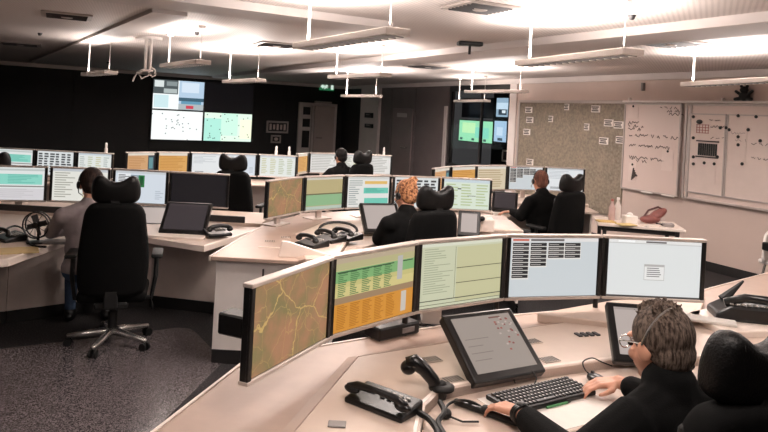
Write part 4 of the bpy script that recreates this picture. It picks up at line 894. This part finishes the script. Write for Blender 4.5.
# screens in the alcove
def alc(px, py): return sR(px, py, -AD+.06)
for pa, pb, ya, yb, k, lb in ((460, 494.5, 120, 143, 'green_alcove', 'green map display behind the alcove glass'), (495, 508.5, 120, 143, 'blue_alcove', 'narrow blue display behind the alcove glass'), (496, 509, 97, 118, 'picture_alcove', 'display with a blue grey picture, upper one behind the alcove glass'), (462, 494, 98, 118, 'off', 'switched off display above the green map behind the alcove glass')):
    a = alc(pa, 120)[0]; e = alc(pb, 120)[0]; z1 = alc((pa+pb)/2, ya)[1]; z0 = alc((pa+pb)/2, yb)[1]
    r = thing('wall_display', lb, 'display', group='displays in the alcove'); r.matrix_world = FR @ Matrix.Translation(((a+e)/2, AD-.0, 0))
    MB().box((0, -.04, (z0+z1)/2), (e-a, .08, z1-z0), .004).build('casing', BLACK, r); screen('screen', e-a-.05, z1-z0-.05, k, r, -.082, 3, (z0+z1)/2, 1.3 if k != 'off' else .2)
a = alc(505, 156)[0]; z1 = alc(505, 150)[1]; z0 = alc(505, 162)[1]
r = thing('notice_frame', 'white notice sheet low behind the alcove glass', 'notice'); r.matrix_world = FR @ Matrix.Translation((a, AD, 0)); MB().box((0, -.01, (z0+z1)/2), (.36, .02, z1-z0)).build('sheet', PAPER, r)
b = MB().box((-.05, -.024, (z0+z1)/2), (.14, .006, (z1-z0)*.7)); b.build('print', INK, r)
print('walls ok')

# ------------------------------------------------------------------ side table, mat, white chair
A = on(598, 223, .75); B = on(686, 230, .75); d = (B-A); L = d.length; r = thing('side_table', 'light side table with bottles and papers below the map board', 'table', ((A.x+B.x)/2, (A.y+B.y)/2, 0), math.atan2(d.y, d.x))
MB().box((0, .3, .735), (L, .62, .03), .006, seg=2).build('tabletop', EDGE, r); MB().box((0, .3, .69), (L-.1, .5, .05), .004).build('apron', DGREY, r)
for sx in (-1, 1):
    for y in (.05, .55): MB().box((sx*(L/2-.08), y, .36), (.04, .04, .72), .004).build('leg', DGREY, r)
TM = r.matrix_basis.copy(); TM = Matrix.Translation(r.location) @ Matrix.Rotation(r.rotation_euler.z, 4, 'Z')
def ont(x, y): return TM @ Vector((x, y, .75))
r = thing('water_bottle', 'clear pinkish water bottle standing on the side table', 'bottle', ont(-.28, .3)); MB().lathe([(.034, 0), (.037, .02), (.037, .15), (.016, .2), (.014, .23)], n=14).build('bottle_body', mat('bottle_plastic', 'B99E98', .25), r, True); MB().lathe([(.017, .225), (.017, .25)], n=12).build('cap', REDINK, r)
r = thing('water_bottle', 'second bottle with pale cap standing behind the white cup', 'bottle', ont(-.2, .42)); MB().lathe([(.034, 0), (.037, .02), (.037, .16), (.016, .21), (.014, .24)], n=14).build('bottle_body', mat('bottle_clear', 'CFC6BF', .2), r, True); MB().lathe([(.017, .235), (.017, .26)], n=12).build('cap', WHITE, r)
r = thing('tissue_box', 'white tissue box on the side table', 'box', ont(-.1, .18), .1); MB().box((0, 0, .045), (.14, .12, .09), .006).build('carton', PAPER, r); MB().ell((0, 0, .095), (.04, .02, .03)).build('tissue', PAPER, r, True)
for i, (x, y, c, lb) in enumerate(((-.36, .16, 'C8A866', 'yellow papers at the end of the side table'), (-.16, .02, 'C9B07A', 'yellow booklet at the front edge of the side table'), (.1, .1, 'CFC2B8', 'white papers beside the red brown bag'))):
    tag(MB().box((0, 0, .006), (.2, .14, .012), .002).build('paper_stack', mat('paper_%d' % i, c, .6), loc=ont(x, y)), lb, 'paper').rotation_euler = (0, 0, .2*i)
r = thing('shoulder_bag', 'red brown bag lying slanted on the side table', 'bag', ont(.14, .3), .3)
b = MB(); b.ell((0, 0, .05), (.13, .08, .05)); b.ell((.09, 0, .1), (.14, .07, .05), Matrix.Rotation(-.5, 3, 'Y')); b.build('body', mat('bag_leather', '7A4640', .5, .25, 20, .3), r, 'all'); MB().tube([(-.1, 0, .06), (-.03, 0, .15), (.1, 0, .19), (.2, 0, .15)], .012, 7).build('strap', mat('bag_strap', '4E2C2A', .5), r, True)
r = thing('cable_adapter', 'dark grey adapter with cable on the end of the side table', 'adapter', ont(L/2-.16, .14)); MB().box((0, 0, .02), (.12, .07, .04), .008).build('case', GREYP, r); MB().tube([(-.06, 0, .02), (-.12, .03, .03), (-.1, .08, .02), (.02, .09, .012), (.1, .06, .012)], .007, 6).build('cable', RUBBER, r, True)
# floor mat
def mat_speckle():
    mt = D.materials.new('mat_speckled'); mt.use_nodes = True; nt = mt.node_tree; b = nt.nodes['Principled BSDF']; N = nt.nodes.new; L = nt.links.new
    tc = N('ShaderNodeTexCoord'); nz = N('ShaderNodeTexNoise'); nz.inputs['Scale'].default_value = 140; nz.inputs['Detail'].default_value = 3; L(tc.outputs['Object'], nz.inputs['Vector'])
    rp = N('ShaderNodeValToRGB'); e = rp.color_ramp.elements; e[0].position = .42; e[0].color = lin('383436'); e[1].position = .7; e[1].color = lin('837A7B'); L(nz.outputs['Fac'], rp.inputs['Fac']); L(rp.outputs['Color'], b.inputs['Base Color'])
    b.inputs['Roughness'].default_value = .22; b.inputs['Specular IOR Level'].default_value = .5; return mt
mp_ = [on(x, y, 0) for x, y in ((-60, 357), (178, 328), (190, 329), (196, 333), (224, 361))]+[Vector((-1.2, 3.7, 0)), Vector((-1.2, 2.6, 0)), Vector((-3.2, 2.7, 0))]
tag(MB().prism([tuple(p[:2]) for p in mp_], 0, .004, .0015).build('chair_mat', mat_speckle()), 'glossy speckled floor mat under the tall chair of the man in grey', 'mat')
r = thing('shell_chair', 'white shell chair with black armrest pad by the wall, mostly cut off', 'chair', (4.53, 7.45, 0), .35)
b = MB(); outline_pad(b, smooth_pts([(-.24, .42), (-.27, .6), (-.22, .74), (0, .79), (.22, .74), (.27, .6), (.24, .42)]), .16, .2, .015, 2, -.9); b.build('shell_back', WHITE, r, 'all'); MB().box((0, 0, .43), (.46, .44, .05), .02, seg=2).build('seat', WHITE, r)
for sx in (-1, 1):
    a = MB().box((sx*.3, -.02, .62), (.07, .22, .09), .012).build('armrest', BLACK, r); MB().tube([(sx*.2, 0, .43), (sx*.29, 0, .45), (sx*.3, 0, .6)], .014, 7).build('armrest_post', CHROME, a)
    for y in (-.2, .2): MB().cyl((sx*.17, y*.8, .41), (sx*.24, y*1.1, 0), .013, 8).build('leg', CHROME, r)
print('small things ok')

# ------------------------------------------------------------------ people
def organic(name, b, voxel, mt, parent, it=4, disp=0.0):
    o = b.build('t', mt); o.modifiers.new('r', 'REMESH').voxel_size = voxel
    sm = o.modifiers.new('s', 'SMOOTH'); sm.iterations = it; sm.factor = .5
    C.view_layer.update(); dg = C.evaluated_depsgraph_get(); me = D.meshes.new_from_object(o.evaluated_get(dg)); me.name = name
    me.materials.clear(); me.materials.append(mt)
    D.objects.remove(o)
    for p in me.polygons: p.use_smooth = True
    n = D.objects.new(name, me); S.collection.objects.link(n); n.parent = parent; return n
def hand(b, w, d, up, side, curl=(18, 26, 20), k=1.0):
    d = d.normalized(); l = d.cross(up).normalized(); n = l.cross(d).normalized(); s = side                # thumb towards l*s
    kn = []
    for off, dl in ((.030, .088), (.010, .093), (-.010, .090), (-.029, .080)): kn.append(w+d*dl*k+l*off*s*k)
    for off, q in zip((.018, .006, -.007, -.018), kn): b.cap(w+l*off*s*k, .017*k, q, .0125*k, 8)
    for q, Ls in zip(kn, ((.043, .026, .021), (.047, .03, .022), (.044, .028, .022), (.034, .021, .019))):
        p = q; a = 0
        for j, L in enumerate(Ls):
            a += math.radians(curl[j]); t = d*math.cos(a)-n*math.sin(a); e = p+t*L*k; b.cap(p, (.0098-.0011*j)*k, e, (.0090-.0012*j)*k, 8); p = e
    t0 = w+d*.025*k+l*.02*s*k; t1 = t0+(d*.6+l*s*.75-n*.25).normalized()*.042*k; t2 = t1+(d*.9+l*s*.3-n*.2).normalized()*.032*k; t3 = t2+(d*.97-n*.25).normalized()*.024*k
    b.cap(t0, .016*k, t1, .0125*k, 8).cap(t1, .012*k, t2, .0105*k, 8).cap(t2, .0105*k, t3, .008*k, 8)
def person(label, x, y, deg, top, trousers, skin, hair, lhand, rhand, lel, rel, yaw=0, pitch=-8, vox=.011, lean=0.0, side=0.0, style='short', collar=None, glasses=False, watch=False, fine=False, hs=1.0, drop=0.0, boom=True):
    rz = math.radians(deg); r = thing('person', label, 'person', (x, y, 0), rz)
    inv = (Matrix.Translation((x, y, 0)) @ Matrix.Rotation(rz, 4, 'Z')).inverted(); V = Vector
    hip = V((0, 0, .545)); ch = V((side*.5, .06+lean*.6, .83)); nb = V((side*.9, .085+lean, .985)); hc = V((side, .145+lean, 1.165-drop*1.35))
    if drop: ch.z -= drop; nb.z -= drop*.6
    HR = Matrix.Rotation(math.radians(yaw), 3, 'Z') @ Matrix.Rotation(math.radians(pitch), 3, 'X'); HR = HR @ Matrix.Scale(hs, 3); br = 1.3 if fine else (1.0 if style == 'grey' else 1.22); H = lambda p: hc+HR @ V(p)
    sh_ = {-1: V((-.185+side*.8, .05+lean*.85, .925-drop*.5)), 1: V((.185+side*.8, .05+lean*.85, .925-drop*.5))}
    el = {-1: inv @ V(lel), 1: inv @ V(rel)}; wr = {-1: inv @ V(lhand[0]), 1: inv @ V(rhand[0])}; tip = {-1: inv @ V(lhand[1]), 1: inv @ V(rhand[1])}
    def torso(b, g):
        b.ell(hip+V((0, -.0, .0)), (.165+g, .125+g, .105+g)).ell(hip*.5+ch*.5, (.15+g, .115+g, .17+g)).ell(ch, (.165+g, .115+g, .17+g)); b.cap(sh_[-1]*.9+nb*.1, .062+g, sh_[1]*.9+nb*.1, .062+g, 12)
        b.cap(nb, .07+g, (sh_[-1]), .058+g, 10).cap(nb, .07+g, sh_[1], .058+g, 10)
    def legs(b, g):
        for s in (-1, 1): b.cap((s*.09, .02, .53), .085+g, (s*.14, .43, .52), .062+g, 10).cap((s*.14, .43, .52), .06+g, (s*.14, .46, .1), .042+g, 10)
    b = MB(); torso(b, -.012); legs(b, -.014)
    b.cap(nb-V((0, .0, .02)), .06, H((0, -.025, -.07)), .054, 12)
    b.ell(H((0, -.012, .028)), (.077, .096, .088), HR, 20, 14).ell(H((0, .03, -.035)), (.063, .066, .082), HR, 18, 12).ell(H((0, .055, -.092)), (.036, .034, .026), HR)
    b.cap(H((0, .092, .012)), .010, H((0, .108, -.028)), .014, 8).ell(H((0, .086, .028)), (.05, .016, .012), HR).ell(H((0, .092, -.062)), (.026, .012, .006), HR).ell(H((0, .09, -.073)), (.022, .012, .007), HR)
    for s in (-1, 1): b.ell(H((s*.079, -.006, -.012)), (.012, .024, .034), HR @ Matrix.Rotation(s*-.35, 3, 'Z')).ell(H((s*.036, .07, -.03)), (.024, .024, .022), HR)
    for s in (-1, 1):
        b.cap(sh_[s], .05, el[s], .042, 10).cap(el[s], .044, wr[s], .028, 10); hand(b, wr[s], tip[s]-wr[s], V((0, 0, 1)), -s)
    organic('body', b, vox, skin, r, 2 if fine else 3)
    for s in (-1, 1): MB().ell(H((s*.033, .088, .0)), (.012, .009, .009), HR).build('eye', mat('eye', '2A2220', .2), r, 'all')
    # clothing
    b = MB(); torso(b, .010 if style == 'grey' else .018)
    if style != 'grey': b.cap(sh_[-1]*1.02, .06, V((-.15, ch.y-.01, ch.z-.12)), .07, 10).cap(sh_[1]*1.02, .06, V((.15, ch.y-.01, ch.z-.12)), .07, 10)
    for s in (-1, 1):
        w_ = el[s]+(wr[s]-el[s])*(.80 if fine else .9); b.cap(sh_[s], .066*br, el[s], .057*br, 12).cap(el[s], .058*br, w_, .042*(1+(br-1)*.5), 12)
    b.cap(nb-V((0, 0, .03)), .085*br, nb+V((0, .008, .035)), .07*br, 12)
    organic('jacket' if style != 'grey' else 'shirt', b, max(.008, vox), top, r, 5)
    b = MB(); legs(b, .004); b.ell(hip+V((0, .0, -.03)), (.17, .13, .09)); organic('trousers', b, max(.011, vox), trousers, r, 4)
    for s in (-1, 1): b = MB(); b.ell((s*.14, .5, .045), (.05, .13, .05)).cap((s*.14, .46, .06), .05, (s*.14, .46, .11), .045, 10); organic('shoe', b, .012, BLACK, r, 3)
    if collar: MB().tube([nb+V((.066*math.cos(t), .012+.066*math.sin(t), .052+.014*math.sin(t))) for t in [2*PI*i/20 for i in range(20)]], .013, 8, True).build('collar', collar, r, 'all')
    # hair
    rg = random.Random(len(label)); b = MB()
    g = .006 if style == 'bald' else .013
    b.ell(H((0, -.022, .036)), (.077+g, .089+g, .084+g), HR, 20, 14).ell(H((0, -.05, -.02)), (.066+g*.6, .055+g, .07), HR)
    if style in ('short', 'grey'):
        for i in range(110 if fine else 30):
            a = rg.uniform(0, 2*PI); e = rg.uniform(.75 if fine else .25, 1.5); q = V((math.cos(a)*math.cos(e)*.085, -.02+math.sin(a)*math.cos(e)*.098, .036+math.sin(e)*.093)); dr_ = V((rg.uniform(-.5, .5), .25+rg.uniform(-.5, .5), .4)).normalized()*(.022 if fine else .015); b.cap(H(q*.98), .0065, H(q+dr_), .0035, 6)
    if style == 'bun':
        b.ell(H((0, -.085, .085)), (.05, .045, .045), HR)
        for i in range(26): a = 2*PI*i/26*3; q = V((.045*math.cos(a), -.085+.02*math.sin(a*1.3), .085+.045*math.sin(a))); b.cap(H(q), .012, H(q+V((.02*math.sin(a), -.012, .012))), .008, 6)
        for s in (-1, 1): b.cap(H((s*.083, .02, .04)), .012, H((s*.086, .03, -.03)), .007, 8)
    organic('hair', b, .0045 if fine else .008, hair, r, 1)
    # headset
    hb = MB().tube([H((.094*math.cos(t), -.012-(.062 if fine else 0)*math.sin(t), .01+(.108 if fine else .117)*math.sin(t))) for t in [PI*i/16 for i in range(17)]], .0045, 8); hb.build('headset_band', CHROME if fine else SATIN, r, True)
    for s in (-1, 1):
        c = MB().ell(H((s*.094, -.006, -.008)), (.014, .03, .032), HR).build('ear_cup', SATIN, r, True) if not (fine and s < 0) else None
    if boom: MB().tube([H((-.092, .0, -.03)), H((-.085, .06, -.06)), H((-.05, .115, -.075))], .0035, 6).build('microphone_boom', SATIN, r, True)
    if glasses:
        gb = MB()
        for s in (-1, 1): gb.tube([H((s*.082, -.005, .012)), H((s*.078, .06, .014)), H((s*.066, .105, .012))], .0028, 6).tube([H((s*(.036+.027*math.cos(t)), .111-.003*abs(math.cos(t)), .004+.02*math.sin(t))) for t in [2*PI*i/18 for i in range(18)]], .0026, 6, True)
        gb.tube([H((-.01, .113, .008)), H((.01, .113, .008))], .0026, 6); gb.build('glasses', CHROME, r, True)
    if watch:
        t = (wr[-1]-el[-1]).normalized(); c = wr[-1]-t*.012; u = t.cross(V((0, 0, 1))).normalized(); v = u.cross(t)
        o = MB().tube([c+u*.034*math.cos(a)+v*.031*math.sin(a)-t*.011 for a in [2*PI*i/20 for i in range(20)]], .006, 6, True).tube([c+u*.034*math.cos(a)+v*.031*math.sin(a)+t*.006 for a in [2*PI*i/20 for i in range(20)]], .006, 6, True).tube([c+u*.034*math.cos(a)+v*.031*math.sin(a)-t*.003 for a in [2*PI*i/20 for i in range(20)]], .007, 6, True).build('watch', BLACK, r, True)
        MB().ell(c+v*.034, (.018, .018, .008)).build('watch_face', SATIN, o, True)
    return r
CLB = mat('black_cloth', '060606', .85, .3, 40, .25, spec=.15); CLG = mat('grey_shirt', '8A7F80', .8, .06, 30, .2); JEANS = mat('blue_jeans', '33465F', .8, .15, 60, .2); DTR = mat('dark_trousers', '17171A', .8, .1, 40)
def hairmat(n, a, bcol, sc=60, st=.18): 
    mt = mat(n, a, .55, .1, sc, .5); nt = mt.node_tree; mp = nt.nodes.new('ShaderNodeMapping'); mp.inputs['Scale'].default_value = (1, (1+st)*.5, st); tcn = [x for x in nt.nodes if x.type == 'TEX_COORD'][0]; nt.links.new(tcn.outputs['Object'], mp.inputs['Vector'])
    for x in [x for x in nt.nodes if x.type == 'TEX_NOISE']: nt.links.new(mp.outputs['Vector'], x.inputs['Vector'])
    nt.nodes['Principled BSDF'].inputs['Specular IOR Level'].default_value = .15
    e = [x for x in nt.nodes if x.type == 'VALTORGB'][0].color_ramp.elements; e[0].color = lin(a); e[1].color = lin(bcol); e[0].position = .38; e[1].position = .64; return mt
H1 = hairmat('hair_grey_brown', '30251F', '76675C', 160); H2 = hairmat('hair_dark_brown', '1E1613', '3E2E28'); H3 = hairmat('hair_ginger', '5A3424', 'CF9468', 55, 1); H4 = hairmat('hair_cropped', '5B3A30', '7A5244'); H5 = hairmat('hair_black', '0C0A0A', '1A1616')
zt = KZ
LW = on(519, 412, zt+.058); LT = on(494, 404, zt+.045); RW = on(619, 382, zt+.056); RT = on(594, 383, zt+.05)
person('grey haired man in black jacket with glasses, typing at the front console', 1.01, 2.14, 20, CLB, DTR, SKIN, H1, (LW, LT), (RW, RT), (.64, 2.07, .80), (1.17, 2.46, .80), yaw=8, pitch=-12, vox=.0055, style='short', glasses=True, watch=True, fine=True, hs=1.03, drop=.04, boom=False)
person('man in grey shirt and blue jeans with headset in the tall chair', -2.23, 5.22, 18, CLG, JEANS, SKIN, H2, ((-2.45, 5.66, .76), (-2.42, 5.76, .74)), ((-2.05, 5.62, .76), (-2.05, 5.72, .74)), (-2.55, 5.32, .78), (-1.97, 5.3, .74), yaw=10, pitch=-14, style='grey')
person('woman with ginger hair in a bun and black jacket', .27, 5.62, 22, CLB, DTR, SKIN, H3, ((.17, 5.93, .80), (.17, 6.03, .79)), ((.36, 6.0, .80), (.33, 6.1, .79)), (.02, 5.68, .80), (.5, 5.85, .78), yaw=22, pitch=-12, style='bun', collar=mat('collar_grey', '8F8480', .7))
person('man with cropped hair in black suit and white collar before the map board', 1.89, 7.71, 20, CLB, DTR, SKIN2, H4, ((1.52, 7.80, .80), (1.41, 7.80, .79)), ((1.95, 8.1, .81), (1.92, 8.2, .80)), (1.6, 7.66, .78), (2.1, 7.9, .78), yaw=-6, pitch=-6, style='bald', collar=WHITE)
person('dark silhouetted person with black hair at the far console', -.56, 10.13, 24, CLB, DTR, SKIN, H5, ((-.9, 10.5, .8), (-.92, 10.6, .79)), ((-.6, 10.55, .8), (-.62, 10.65, .79)), (-.9, 10.15, .78), (-.45, 10.35, .78), yaw=10, style='short')
print('people ok')
